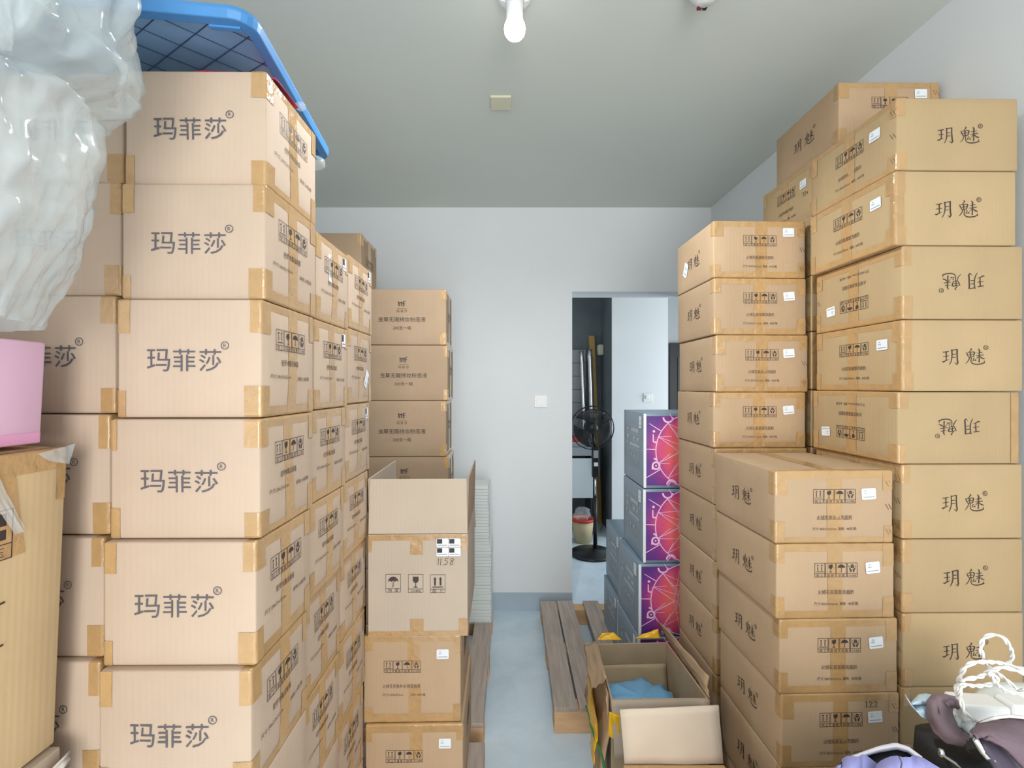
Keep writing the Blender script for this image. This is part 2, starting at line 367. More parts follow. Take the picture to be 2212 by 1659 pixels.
def sticker(fc, face, cu, cv, w, h, root, rot=0, label=None, plain=False, dark=False):
    def rr(w, h, k): return [(x*math.cos(rot)-y*math.sin(rot)+cu, x*math.sin(rot)+y*math.cos(rot)+cv) for x, y in
        [(sx*(w/2-k)+k*math.cos(R(a)), sy*(h/2-k)+k*math.sin(R(a))) for sx, sy, b in ((1,1,0),(-1,1,90),(-1,-1,180),(1,-1,270)) for a in (b, b+45, b+90)]]
    s = stick(fc, face, poly(rr(w, h, min(w,h)*.12)), .0016).build('shipping_sticker', 'white_sticker', root)
    s['label'] = label or 'small white paper sticker'
    def tr(sh): return [(cu+x*math.cos(rot)-y*math.sin(rot), cv+x*math.sin(rot)+y*math.cos(rot)) for x, y in sh[0]], sh[1]
    if dark:
        stick(fc, face, tr(rect(-w*.46, -h*.10, -.02*w, h*.44)), .0020).build('sticker_panel', 'black_sticker', s)
        stick(fc, face, tr(rect(-w*.42, -h*.34, w*.40, -h*.24)), .0020).build('sticker_print', 'sticker_gray', s)
    elif not plain:
        L = [rect(-w*.30, h*.24, -w*.14, h*.30), fit(text2d('玥', 1), -w*.28, h*.06, h=h*.14), fit(text2d('魅', 1), -w*.14, h*.06, h=h*.14), rect(-w*.40, -h*.32, w*.40, -h*.25)]
        stick(fc, face, tr(join(L)), .0020).build('sticker_print', 'sticker_gray', s)
    else:
        stick(fc, face, tr(join([fit(text2d('小心', 1), 0, h*.12, w=w*.6), rect(-w*.3,-h*.3,w*.3,-h*.24)])), .0020).build('sticker_print', 'sticker_gray', s)
    return s
SIDE = {'front': 'right', 'right': 'front', 'left': 'front'}
def tape_set(fc, face, root, rng, strip=.042, full=True, gap=False, band=.018):
    wd = fc.W if face == 'front' else fc.D; H = fc.H; c = wd/2 + rng.uniform(-.006, .006); sk = rng.uniform(-.06, .06)
    T = lambda *a, **k: tape(fc, face, *a, **k).build('packing_tape', 'tape', root)
    if gap:
        T(c-strip/2, c+strip/2, H*.62, H+.12, skew=sk); T(c-strip/2+.004, c+strip/2+.004, -.01, H*.42, skew=-sk)
    else: T(c-strip/2, c+strip/2, -.01, H+(fc.D if face=='front' else fc.W)*.98 if full else H+.1, skew=sk if not full else 0)
    T(.002, wd-.002, H-band*rng.uniform(.8,1.2), H+.02, off=.0003, skew=0)
    T(.002, wd-.002, -.012, band*rng.uniform(.8,1.3), off=.0003)
    for e in (0, 1):
        for z0, z1 in ((H-rng.uniform(.05,.07), H-.001), (.001, rng.uniform(.045,.062))):
            a, b = rng.uniform(.020,.032), rng.uniform(.022,.034)
            if e == 0: T(-a, b, z0, z1, off=.0009)
            else: T(wd-b, wd+a, z0, z1, off=.0009)
def proto(kind, var):
    rng = random.Random(sum(map(ord, kind)) * 17 + var); name = 'cardboard_box'
    W, D, H = {'A': (.27,.235,.225), 'B': (.335,.36,.202), 'B2': (.335,.36,.202), 'B3': (.335,.36,.202), 'C': (.33,.42,.30), 'D': (.40,.26,.279), 'E': (.40,.35,.336)}[kind]
    root = empty(name, cat='box')
    fc = Face(W, D, H, .005 if kind != 'E' else .003, {'A': .0035, 'B': .0035, 'B2': .0035, 'B3': .0035, 'C': .003, 'D': .002, 'E': .0015}[kind], var+ord(kind[0]))
    bm = {'A': 'kraft_pink', 'B': 'kraft', 'B2': 'kraft_yellow', 'B3': 'kraft_yellow', 'C': 'kraft', 'D': 'kraft_dull', 'E': 'charcoal_print'}[kind]
    carton_body(fc).build('carton', bm, root, smooth=True)
    S = lambda face, shape, nm, ink='ink', off=.0012: stick(fc, face, shape, off).build(nm, ink, root)
    SY = lambda face, shapes, ink='ink': [S(face, q, 'handling_symbol', ink) for q in shapes]
    if kind == 'A':
        S('front', block_brand(W*.47, H*.485, .042, .0485), 'brand_lettering', 'ink_gray')
        SY('right', symbols(D*.5, H*.685, D*.57))
        S('right', fit(text2d('密罗木酯活泉露'), D*.47, H*.48, w=.076, h=.0125), 'product_text', 'ink')
        S('right', fit(text2d('尺寸:28x23x22cm', 1), D*.30, H*.355, w=.082, h=.009), 'size_text', 'ink_soft')
        S('right', fit(text2d('规格:20瓶/箱', 1), D*.75, H*.34, w=.060, h=.009), 'count_text', 'ink_soft')
        tape_set(fc, 'right', root, rng, strip=.040, full=False)
        for z0, z1 in ((H-rng.uniform(.055,.075), H-.001), (.001, rng.uniform(.045,.062))): tape(fc, 'front', -.02, rng.uniform(.012,.026), z0, z1, off=.0009).build('packing_tape', 'tape', root)
    if kind in ('B', 'B2', 'B3'):
        bf, sf = ('left', 'front') if kind == 'B' else ('front', 'left' if kind == 'B2' else 'right')
        bw, sw = (D, W) if kind == 'B' else (W, D)
        S(bf, brush_brand(bw*.5, H*.49, .118), 'brand_lettering')
        S(sf, fit(text2d('火绒花氨基酸洗面奶'), sw*.50, H*.355, w=.100, h=.0125), 'product_text', 'ink_soft')
        S(sf, fit(text2d('尺寸:38X33X20cm  规格 : 48支/箱', 1), sw*.50, H*.20, w=.124, h=.0092), 'size_text', 'ink_soft')
        SY(sf, symbols(sw*.5, H*.65, .122))
        if var != 1:
            for k in (.82,.5,.16): S(sf, join([ribbon([(sw-.022+d, H*k+.008), (sw-.013+d, H*k-.008)], .0014) for d in (0,.009)]), 'crease_mark', 'ink_soft')
        tape_set(fc, sf, root, rng, full=True)
        if kind != 'B' and var == 1: tape(fc, 'front', -.016, .024, .002, H-.002, off=.0012).build('packing_tape', 'tape', root)
        sticker(fc, sf, sw*(.81 if var else .79), H*(.68 if var != 2 else .80), .041, .031, root, rot=rng.uniform(-.05,.10))
    if kind == 'C':
        SY('front', symbols(W*.40, H*.645, .127))
        S('front', fit(text2d('火绒花多肽补水保湿面膜'), W*.39, H*.42, w=.128, h=.0135), 'product_text', 'ink_soft')
        S('front', fit(text2d('尺寸:41X36X25cm', 1), W*.30, H*.32, w=.070, h=.010), 'size_text', 'ink_soft')
        S('front', fit(text2d('规格 : 48包/箱', 1), W*.56, H*.32, w=.050, h=.010), 'count_text', 'ink_soft')
        S('right', fit(text2d('玥魅', 2), D*.5, H*.6, w=.16), 'brand_lettering', 'ink')
        tape_set(fc, 'front', root, rng, strip=.042, gap=True, band=.024)
        sticker(fc, 'front', W*.815, H*.785, .041, .033, root)
    if kind == 'D':
        k = .062/65
        lg = [([(408,222),(410,262)],[8,5]),([(410,224),(420,236),(418,262)],[5,8,6]),([(416,240),(436,226)],[6,9]),([(436,224),(432,262)],[9,5]),([(440,240),(452,226),(470,217)],[4,9,4]),([(452,228),(446,268)],[9,4]),([(448,246),(466,240)],[5,7]),([(458,252),(456,264)],[6,3])]
        cx = W*.4525
        S('front', join([ribbon([(cx+(p[0]-438)*k*.62, H*.735-(p[1]-243)*k*.62) for p in a], [q*k*.56 for q in b]) for a, b in lg]), 'logo', 'ink')
        S('front', join([rect(cx-.024, H*.648, cx+.024, H*.652), fit(text2d('玛 菲 莎', 2), cx, H*.605, w=.052)]), 'brand_lettering', 'ink_soft')
        S('front', fit(text2d('虫草无瑕持妆粉底液', 3), cx, H*.455, w=.233), 'product_text', 'ink')
        S('front', fit(text2d('200支一箱', 2), cx, H*.305, w=.090), 'count_text', 'ink_soft')
        SY('right', symbols(D*.5, H*.55, .13), 'ink_soft')
        tape_set(fc, 'right', root, rng, strip=.05, full=False)
    if kind == 'E':
        tape(fc, 'front', .012, W-.012, .012, H-.012, off=.0006).build('printed_panel', 'artwork_print', root)
        cx, cy, r = W/2+.02, H/2, .166; A = [ribbon(arc(cx,cy,r,35,325,60), .0045)]
        for a, b, l in ((148,1.02,.065),(178,1.02,.05),(210,1.02,.085),(122,1.02,.03),(235,1.02,.03)):
            A.append(ribbon([(cx+r*b*math.cos(R(a)), cy+r*b*math.sin(R(a))), (cx+(r+l)*math.cos(R(a)), cy+(r+l)*math.sin(R(a)))], [.0045,.0022]))
        node = [(cx+r*math.cos(R(a)), cy+r*math.sin(R(a))) for a in (132,158,200,228,100,260)]; hub = [(cx-.015,cy+.012),(cx+.005,cy+.07),(cx+.02,cy-.06),(cx-.06,cy-.005)]
        for a in node:
            for b in hub[:3] if a is node[0] or a is node[3] else hub: A.append(ribbon([a, b], .0022))
        for i in range(14):
            q = rng.uniform(0, 6.28), rng.uniform(0, 6.28); A.append(ribbon([(cx+.01+.055*math.cos(q[0]), cy+.075*math.sin(q[0])), (cx+.01+.055*math.cos(q[1]), cy+.075*math.sin(q[1]))], .0018))
        A += [ribbon(arc(.055, H*.30, .016, 0, 330, 16), .008, True), poly(arc(.055, H*.30, .0045, 0, 330, 10)), ribbon([(.038,H*.30),(.038,H*.25)], .006), ribbon([(.045,H*.40),(.060,H*.375)], .008),
              poly(arc(.045, H*.76, .006, 0, 330, 10)), ribbon([(.042,H*.72),(.042,H*.62),(.055,H*.615)], [.005,.006,.010]),
              ribbon(arc(.11, H-.018, .022, 180, 360, 12), .008), ribbon(arc(.125, .016, .020, 0, 180, 12), .008)]
        S('front', join(A), 'artwork_lines', 'print_pink', .0016)
        u = lambda a, b: D*a
        B = [frame(D*.14, H*.2, D*.86, H*.80, .0018)]
        for v in (.68, .585, .48): B.append(rect(D*.14, H*v, D*.86, H*v+.0015))
        B += [rect(D*.42,H*.71,D*.78,H*.765), rect(D*.20,H*.72,D*.30,H*.75), rect(D*.20,H*.60,D*.30,H*.66), rect(D*.38,H*.60,D*.40,H*.66), rect(D*.52,H*.605,D*.63,H*.65), rect(D*.70,H*.605,D*.79,H*.645), rect(D*.34,H*.505,D*.82,H*.545), rect(D*.18,H*.51,D*.24,H*.55)]
        S('left', join(B), 'data_panel', 'print_light')
        SY('left', symbols(D*.5, H*.32, D*.6), 'print_light')
        sticker(fc, 'left', D*.85, H*.87, .040, .055, root, plain=True, label='small pale price sticker')
        tape(fc, 'front', -.004, .010, .002, H-.002, off=.0009).build('edge_tape', 'white_sticker', root)['label'] = 'pale edge strip worn white at the corner'
    root['dims'] = (W, D, H); root['fc'] = 0
    return root, fc, (W, D, H)
PROTO = {}
for k_, n_ in (('A',3),('B',3),('B2',3),('B3',2),('C',2),('D',2),('E',2)):
    for v_ in range(n_): PROTO[(k_, v_)] = proto(k_, v_)
ORD = ['topmost', 'second from the top', 'third from the top', 'fourth from the top', 'fifth from the top', 'sixth from the top', 'seventh from the top', 'eighth from the top', 'ninth from the top', 'tenth from the top', 'eleventh from the top']
def place(kind, var, loc, rz, dims, label, group, over=False, plain=False):
    if over: kind, var = 'B3', var % 2
    src, fc, base = PROTO[(kind, var)]
    o = copy_tree(src); del o['dims']; del o['fc']
    o.location = loc; o.rotation_euler = (0, math.pi if over else 0, rz)
    o.scale = (dims[0]/base[0], dims[1]/base[1], dims[2]/base[2])
    if over: o.location = (loc[0], loc[1], loc[2] + dims[2])
    tag(o, label, 'box', group)
    if plain:
        for ch in list(o.children):
            if not ch.name.startswith('carton'): drop_tree(ch)
    return o
random.seed(5)
def stack(kind, rows, what, where, group, corner='R', hidden=0, base=.12, rz=0, over=(), jit=.0, seq=None, lab=None):
    """rows: (x of the front edge nearest the gangway in px, y top, y bottom, depth Y, W, D); corner R: that edge is the right one"""
    out = []; zt = None; n = len(rows)
    zs = [pz(rows[0][1], rows[0][3])]
    for i in range(n):
        b = pz(rows[i][2], rows[i][3])
        if i < n-1: b = (b + pz(rows[i+1][1], rows[i+1][3])) / 2
        zs.append(b)
    last = zs[-1]; R_ = list(rows)
    for k in range(hidden):
        zs.append(last + (base-last)*(k+1)/hidden); R_.append(rows[-1])
    for i, r in enumerate(R_):
        x, _, _, Y, W, D = r; z1, z0 = zs[i], zs[i+1]; h = z1 - z0 - .0016
        a = (rz + random.uniform(-jit, jit))
        X = px(x, Y); sgn = -1 if corner == 'R' else 1
        c = Vector((X, Y)) + Matrix.Rotation(a, 2) @ Vector((sgn*W/2, D/2))
        v = seq[i % len(seq)] if seq else i % 3
        l = (lab or {}).get(i) or f'{what}, {ORD[min(i,10)]} {where}'
        out.append(place(kind, v, (c.x, c.y, z0 + .0008), a, (W, D, h), l, group, over=i in over, plain=i >= n))
    return out

# ---------------------------------------------------------------- the room
WY, WX = 3.31, 1.41
CEIL = HC + (CY - 448) * WY / F
JX = px(1236, WY); DTOP = pz(630, WY); TH = .22
m = MB(); m.box((-2.2,-3.4,-.1), (3.4,7.4,0)); struct('floor', m, 'epoxy_floor')
m = MB(); m.box((-2.2,-3.4,CEIL), (3.4,7.4,CEIL+.1)); struct('ceiling', m, 'ceiling_paint')
m = MB(); m.box((-2.05,WY,0), (JX,WY+TH,CEIL)); m.box((JX,WY,DTOP), (1.31,WY+TH,CEIL)); m.box((1.31,WY,0), (3.3,WY+TH,CEIL)); struct('wall_back', m, 'wall_paint')
m = MB(); m.box((-2.2,-3.2,0), (-2.05,-2.1,CEIL)); m.box((-2.2,-.6,0), (-2.05,WY+TH,CEIL)); m.box((-2.2,-2.1,0), (-2.05,-.6,.84)); m.box((-2.2,-2.1,2.36), (-2.05,-.6,CEIL)); struct('wall_left', m, 'wall_paint')  # wall opening made up to let the side fill in
m = MB(); a0, a1 = (1.545,-3.2), (WX,WY)
m.add([(a0[0],a0[1],0),(a1[0],a1[1],0),(a1[0]+.2,a1[1],0),(a0[0]+.2,a0[1],0),(a0[0],a0[1],CEIL),(a1[0],a1[1],CEIL),(a1[0]+.2,a1[1],CEIL),(a0[0]+.2,a0[1],CEIL)], [(0,3,2,1),(4,5,6,7),(0,1,5,4),(1,2,6,5),(2,3,7,6),(3,0,4,7)]); struct('wall_right', m, 'wall_paint')
m = MB(); m.box((-2.2,-3.3,0), (-.38,-3.15,CEIL)); m.box((1.40,-3.3,0), (1.76,-3.15,CEIL)); m.box((-.38,-3.3,2.68), (1.40,-3.15,CEIL)); m.box((-.38,-3.3,0), (1.40,-3.15,.22)); struct('wall_front', m, 'wall_paint')
m = MB()
for x in (-.37,.49,1.35): m.box((x,-3.24,.23), (x+.04,-3.19,2.67))
m.box((-.37,-3.24,.22), (1.39,-3.19,.26)); m.box((-.37,-3.24,2.64), (1.39,-3.19,2.68)); struct('window_1', m, 'white_plastic')
m = MB()
for y in (-2.1,-1.37,-.64): m.box((-2.18,y,.84), (-2.13,y+.04,2.36))
m.box((-2.18,-2.1,.84), (-2.13,-.6,.88)); m.box((-2.18,-2.1,2.32), (-2.13,-.6,2.36)); struct('added_window', m, 'white_plastic')  # unseen frame, made up to go with the side fill
m = MB(); m.box((-2.05,WY-.012,0), (JX,WY-.0005,.125)); struct('baseboard_back', m, 'epoxy_trim')
# the hall and the dark kitchen niche beyond the doorway
HX, HX2, HY = px(1322, 4.9), px(1443, 4.9), 4.9
m = MB(); m.box((HX,HY,0), (HX2,HY+.02,CEIL)); struct('wall_hall', m, 'wall_paint')
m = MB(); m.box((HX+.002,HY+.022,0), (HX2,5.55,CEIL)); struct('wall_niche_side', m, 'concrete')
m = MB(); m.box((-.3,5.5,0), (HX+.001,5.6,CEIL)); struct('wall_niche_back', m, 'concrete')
m = MB(); m.box((-.4,WY+TH,0), (-.3,5.6,CEIL)); struct('wall_hall_left', m, 'wall_paint')
m = MB(); m.box((HX2-.3,6.4,0), (3.3,6.5,CEIL)); struct('wall_hall_far', m, 'wall_paint')
m = MB(); m.box((3.12,WY+TH,0), (3.3,3.56,CEIL)); m.box((3.12,4.75,0), (3.3,6.5,CEIL)); m.box((3.12,3.56,2.4), (3.3,4.75,CEIL)); m.box((3.12,3.56,0), (3.3,4.75,.6)); struct('wall_hall_right', m, 'wall_paint')
m = MB(); m.box((HX,HY-.012,0), (HX2,HY-.001,.1)); struct('baseboard_hall', m, 'epoxy_trim')
dz = pz(741, 6.38)
m = MB(); m.box((px(1446,6.38),6.35,0), (px(1446,6.38)+.85,6.395,dz)); d = struct('door_1', m, 'door_black')
m = MB(); m.box((px(1446,6.38)+.10,6.338,.25), (px(1446,6.38)+.14,6.352,dz-.2)); m.build('door_panel_edge', 'black_plastic', d)

# ---------------------------------------------------------------- ceiling and wall fittings
lamp = empty('ceiling_lamp', (px(1112,1.50), 1.50, CEIL), label='bare round light bulb in a white holder on the ceiling', cat='light')
m = MB(); m.lathe([(.0,-.001),(.058,-.001),(.060,-.012),(.052,-.028),(.036,-.034),(0,-.036)], 32); m.build('ceiling_rose', 'white_plastic', lamp, smooth=True)
for k in range(12):
    m = MB(); t = k*math.pi/6; m.tube([(.030*math.cos(t),.030*math.sin(t),-.036),(.052*math.cos(t),.052*math.sin(t),-.027)], .0022, 6)
    if k % 3 == 0: m.build('rose_rib', 'white_plastic', lamp, smooth=True)
m = MB(); m.lathe([(0,-.035),(.030,-.035),(.027,-.065),(.0265,-.098),(.022,-.101),(0,-.101)], 28); m.build('lamp_holder', 'white_plastic', lamp, smooth=True)
zb = pz(60,1.50)-CEIL
b = MB(); b.lathe([(0,-.098),(.016,-.098),(.020,-.108),(.0265,zb+.024),(.0265,zb+.020),(0,zb+.020)], 28); b.build('bulb_collar', 'white_plastic', lamp, smooth=True)
b = MB(); b.lathe([(0,zb+.0205),(.027,zb+.0205),(.0325,zb+.008),(.0345,zb-.004),(.0325,zb-.018),(.0255,zb-.028),(.014,zb-.034),(0,zb-.036)], 32); b.build('light_bulb', 'bulb_glass', lamp, smooth=True)['label'] = 'glowing white glass bulb'
sl = bpy.data.lights.new('bulb_light', 'SPOT'); sl.energy = 60; sl.color = (0.93, 0.97, 1.0); sl.spot_size = R(172); sl.spot_blend = .7; sl.shadow_soft_size = .034
so_ = bpy.data.objects.new('bulb_light', sl); COL.objects.link(so_); so_.location = (px(1112,1.50), 1.50, CEIL+zb-.075)
m = MB(); A_, B_ = at(1061,197,2.03), at(1104,228,2.10); yc = 2.075
m.box((px(1060,2.07),2.035,CEIL-.011), (px(1104,2.07),2.130,CEIL-.0005)); o = m.build('ceiling_plate', 'cream_plastic', bevel=.002); tag(o, 'square cream blanking plate on the ceiling', 'plate')
al = empty('smoke_alarm', (px(1521,1.49), 1.475, CEIL), label='round white smoke alarm at the ceiling by the top edge', cat='alarm')
m = MB(); m.lathe([(0,-.0005),(.055,-.0005),(.056,-.018),(.046,-.036),(.030,-.050),(.024,-.056),(0,-.058)], 28); m.build('alarm_body', 'white_plastic', al, smooth=True)
m = MB(); m.box((-.016,.022,-.055), (-.002,.036,-.047)); m.build('alarm_lens', 'alarm_red', al)
m = MB(); m.box((.002,.022,-.055), (.014,.036,-.047)); m.build('alarm_grille', 'black_plastic', al)
def plate(name, label, X, Y, Z, wd, hd, cat):
    e = empty(name, (X, Y, Z), label=label, cat=cat)
    m = MB(); m.box((-wd/2,-.009,-hd/2), (wd/2,-.0005,hd/2)); m.build('faceplate', 'white_plastic', e, bevel=.0025)
    return e
sw = plate('light_switch', 'white square light switch on the back wall left of the doorway', px(1168,WY), WY, pz(867,WY), .092, .086, 'switch')
m = MB(); m.box((-.030,-.0125,-.030), (.030,-.0088,.030)); m.build('rocker', 'white_plastic', sw, bevel=.001)
so = plate('wall_socket', 'white wall socket on the hall wall beyond the doorway', px(1399,4.9), 4.9, pz(859,4.9), .09, .09, 'socket')
m = MB(); m.box((-.026,-.020,-.012), (.012,-.0088,.026)); m.build('plug', 'white_plastic', so, bevel=.003)

# ---------------------------------------------------------------- pallets
def pallet(x0, x1, y0, y1, label, cols=7, top=.12, gaps=None):
    e = empty('wooden_pallet', ((x0+x1)/2, (y0+y1)/2, 0), label=label, cat='pallet', group='wooden pallets under the stacks')
    W, D = x1-x0, y1-y0; bw = .105
    offs = gaps or [i*(W-bw)/(cols-1) for i in range(cols)]
    for i, q in enumerate(offs):
        m = MB(); jx = random.uniform(-.002,.002); m.box((-W/2+q+jx,-D/2,top-.020), (-W/2+q+bw+jx,D/2+random.uniform(-.01,0),top)); m.build('deck_board', 'wood_gray', e, bevel=.002)
    for yy in (-D/2+.002, -.045, D/2-.092):
        m = MB(); m.box((-W/2,yy,0), (W/2,yy+.09,top-.0205)); m.build('bearer', 'wood_pine', e, bevel=.003)
    return e
pallet(-1.12, px(1047,1.9), .84, 1.93, 'near wooden pallet carrying the left hand stacks of cartons')
pallet(-1.16, px(1055,2.45), 2.03, 3.08, 'far left wooden pallet below the wrapped paper stack')
px0 = px(1167,3.198)
pallet(px0, 1.30, 2.131, 3.198, 'wooden pallet with two bare boards left of the purple boxes', gaps=[0,.112,.290,.47,.62,.80,.98])
pallet(.725, 1.42, 1.30, 2.06, 'wooden pallet hidden under the right hand carton stacks', cols=6, top=.12)

# ---------------------------------------------------------------- left hand stacks (block-letter cartons)
T3 = 'carton printed with three block characters'
xs = [575,573,565,562,553,543]; xl = [272,265,255,240,225,215]; ys = [(152,398),(400,645),(648,903),(905,1166),(1168,1441),(1445,1718)]
stack('A', [(xs[i], *ys[i], .903-.012*i, (xs[i]-xl[i])*(.903-.012*i)/F, .232) for i in range(6)], T3, 'of the nearest left stack', 'three-character cartons in the nearest left stack', hidden=3, seq=[0,1,2,0,1,2], rz=R(.4))
xs = [266,261,249,237,224,216]; ys = [(157,392),(398,637),(641,892),(897,1157),(1160,1422),(1427,1690)]
stack('A', [(xs[i], *ys[i], .940-.012*i, .268, .232) for i in range(6)], T3, 'of the shadowed far left stack', 'cartons in the shadowed stack at far left', hidden=3, seq=[1,2,0,2])
xs = [682,679,673,668,658,655]; ys = [(497,686),(690,884),(888,1090),(1092,1300),(1302,1520),(1525,1742)]
TS = 'carton end with handling symbols'
L2 = stack('A', [(xs[i], *ys[i], 1.150-.010*i, .272, .228) for i in range(6)], TS, 'of the second left stack', 'cartons in the second left stack', hidden=2, seq=[2,0,1], lab={0: 'carton with a tall white sticker, topmost of the second left stack'})
xs = [753,751,746,742,736,733,729]; ys = [(548,706),(708,872),(874,1043),(1045,1214),(1216,1390),(1392,1580),(1582,1775)]
L3 = stack('A', [(xs[i], *ys[i], 1.402-.010*i, .272, .232) for i in range(7)], TS, 'of the third left stack', 'cartons in the third left stack', hidden=1, seq=[1,0,2], lab={1: 'carton with a diamond-tilted white sticker, second in the third left stack'})
f_ = PROTO[('A',0)][1]
sticker(f_, 'right', .093, .150, .026, .078, L2[0], plain=True, label='tall narrow white sticker')
sticker(f_, 'right', .175, .075, .030, .060, L3[1], rot=-.6, plain=True, label='tilted white sticker')
for o_, u_, v_ in ((L2[0],.20,.19),(L2[1],.20,.19),(L3[0],.20,.20),(L3[2],.20,.19)): sticker(f_, 'right', u_, v_, .028, .036, o_, dark=True, label='black and white shipping sticker')

# the open carton stack next to the gangway
MY = 1.60
M = stack('C', [(995,1371,1559,MY,.33,.42),(1000,1563,1755,MY-.008,.33,.42)], 'carton with mask print', 'sealed one under the open carton', 'sealed cartons under the open carton', rz=R(1.2), seq=[0,1],
          lab={0: 'sealed carton directly under the open carton with raised flaps', 1: 'lowest carton of the stack topped by the open carton'})
zt = pz(1370, MY); H1 = pz(1152, MY) - zt; W1, D1 = .335, .41
XR = px(1007, MY-.015)
oc = empty('open_carton', (XR-W1/2, MY-.015+D1/2, zt+.001), R(1.2), 'pale open carton with raised flaps and four small stickers', 'box')
FC1 = Face(W1, D1, H1, .003, .001, 3)
m = MB(); t = .006
m.box((-W1/2,-D1/2,0),(W1/2,D1/2,t)); m.box((-W1/2,-D1/2,t),(W1/2,-D1/2+t,H1)); m.box((-W1/2,D1/2-t,t),(W1/2,D1/2,H1)); m.box((-W1/2,-D1/2+t,t),(-W1/2+t,D1/2-t,H1)); m.box((W1/2-t,-D1/2+t,t),(W1/2,D1/2-t,H1))
m.build('carton', 'kraft_pale', oc)
FH = pz(1034, MY) - pz(1152, MY)
def flap(nm, quad, mt='kraft_pale', par=None, th=.005): mm = MB(); mm.sheet(quad, th); return mm.build(nm, mt, par, bevel=.001)
flap('flap', [(-W1/2,-D1/2,H1+.002),(W1/2,-D1/2,H1+.002),(W1/2-.004,-D1/2+.004,H1+FH),(-W1/2+.004,-D1/2+.004,H1+FH)], par=oc, th=-.005)
flap('flap', [(W1/2,-D1/2+.008,H1+.002),(W1/2,D1/2,H1+.002),(W1/2+.004,D1/2,H1+FH),(W1/2+.004,-D1/2+.010,H1+FH)], 'kraft_dull', par=oc, th=-.005)
flap('flap', [(-W1/2,D1/2,H1+.002),(-W1/2,-D1/2+.008,H1+.002),(-W1/2-.004,-D1/2+.010,H1+FH),(-W1/2-.004,D1/2,H1+FH)], par=oc, th=-.005)
flap('flap', [(W1/2,D1/2+.001,H1+.001),(-W1/2,D1/2+.001,H1+.001),(-W1/2,D1/2+.10,H1-.13),(W1/2,D1/2+.10,H1-.13)], par=oc, th=-.005)
for a in ((.001,W1-.001,H1-.020,H1-.001),(W1*.42,W1*.42+.044,H1*.80,H1-.001),(W1*.42,W1*.42+.046,.002,H1*.17),(.001,W1-.001,-.003,.018),(W1-.03,W1+.03,.004,.06),(-.02,.012,H1-.06,H1-.003),(W1-.022,W1+.02,H1-.05,H1-.003)):
    tape(FC1, 'front', *a, off=.0006).build('packing_tape', 'tape', oc)
kx = MY/F
for fn, cp, x in ((umbrella,'怕  湿',848),(lambda a,b,s: goblet(a,b,s,False),'小心轻放',896),(lambda a,b,s: arrows(a,b,s,True),'向  上',943)):
    u, v, a, b = (x-795)*kx, H1*.52-(x-896)*.00003, .0255, .031
    sh = join([frame(u-a,v-b,u+a,v+b,.0012), rect(u-a,v-b*.62,u+a,v-b*.62+.0012), fn(u,v+.005,.042), fit(text2d(cp,1),u,v-b*.81,w=.034)])
    stick(FC1, 'front', sh, .0012).build('handling_symbol', 'ink', oc)
for dx in (0,1):
    for dy in (0,1): sticker(FC1, 'front', (953+26*dx-795)*kx, H1-(1170+19.5*dy-1152)*kx, .040, .029, oc, dark=True, label='small black and white sticker')
hw = [[(.02,1),(.0,0)], [(.17,1),(.14,0)], [(.28,.06),(.31,.0)], [(.66,.98),(.46,.94),(.42,.62),(.54,.60),(.59,.42),(.53,.14),(.36,.04)],
      [(.98,.84),(.90,.97),(.80,.92),(.78,.74),(.85,.56),(.93,.38),(.92,.14),(.82,.04),(.74,.14),(.76,.36),(.86,.54),(.96,.70),(.98,.84)]]
stick(FC1, 'front', join([ribbon([((944-795+34*p[0])*kx, H1-(1218-15*p[1]-1152)*kx) for p in q], .0017) for q in hw]), .0012).build('handwritten_number', 'ink', oc)

# ---------------------------------------------------------------- far left stacks at the back wall
NY = 2.33; tops = [pz(625,NY)-.2784*k for k in range(8)]
for k in range(7):
    X = px(962+(3 if k==1 else 0)+(5 if k==3 else 0), NY)
    lab_ = f'dull brown carton with a slanted logo, {ORD[k]} before the back wall'
    place('D', k % 2, (X-.20, NY+.13+(.004 if k % 2 else 0), tops[k]-.2770+.0005), R(1.5), (.40,.26,.2770), lab_, 'slanted-logo cartons before the back wall', plain=k > 3)
X = px(781, NY)
for k in range(8):
    z1 = pz(503,NY) - .2782*k
    place('D', 1, (X-.205, NY+.14, z1-.2768), R(1.0), (.40,.28,.2768), 'dark brown carton poking above the stacks before the back wall' if k == 0 else f'carton hidden behind the left stacks, {ORD[k]}', 'cartons in the stack hidden behind the third left stack', plain=k > 0)
ws = empty('paper_stack', (px(1060,2.9)-.16, 3.0, .1205), label='tall stack of white sheets wrapped in clear film by back wall', cat='paper')
Hs = pz(1050,2.9)-.1205; m = MB(); rr = random.Random(2); z = 0; nb = 44
for k in range(nb):
    j = rr.uniform(-.004,.004) - .016*max(0,(k/nb-.55)) - (.012 if k > 24 else 0); m.box((-.16+j,-.10+rr.uniform(-.004,.004),z), (.16+j,.11,z+Hs/nb*.9)); z += Hs/nb
m.build('sheets', 'paper_white', ws)['kind'] = 'stuff'
m = MB(); m.grid(lambda u, v: Vector(((.168-.03*max(0,v-.55)+.004*fbm((u*9,v*14,1)))*max(-1,min(1,1.35*math.cos(2*math.pi*u))), (.122+.004*fbm((u*9,v*14,4)))*max(-1,min(1,1.35*math.sin(2*math.pi*u))), .002+(Hs+.006)*v)), 40, 30, True)
m.build('wrapping_film', 'film_clear', ws, smooth=True)

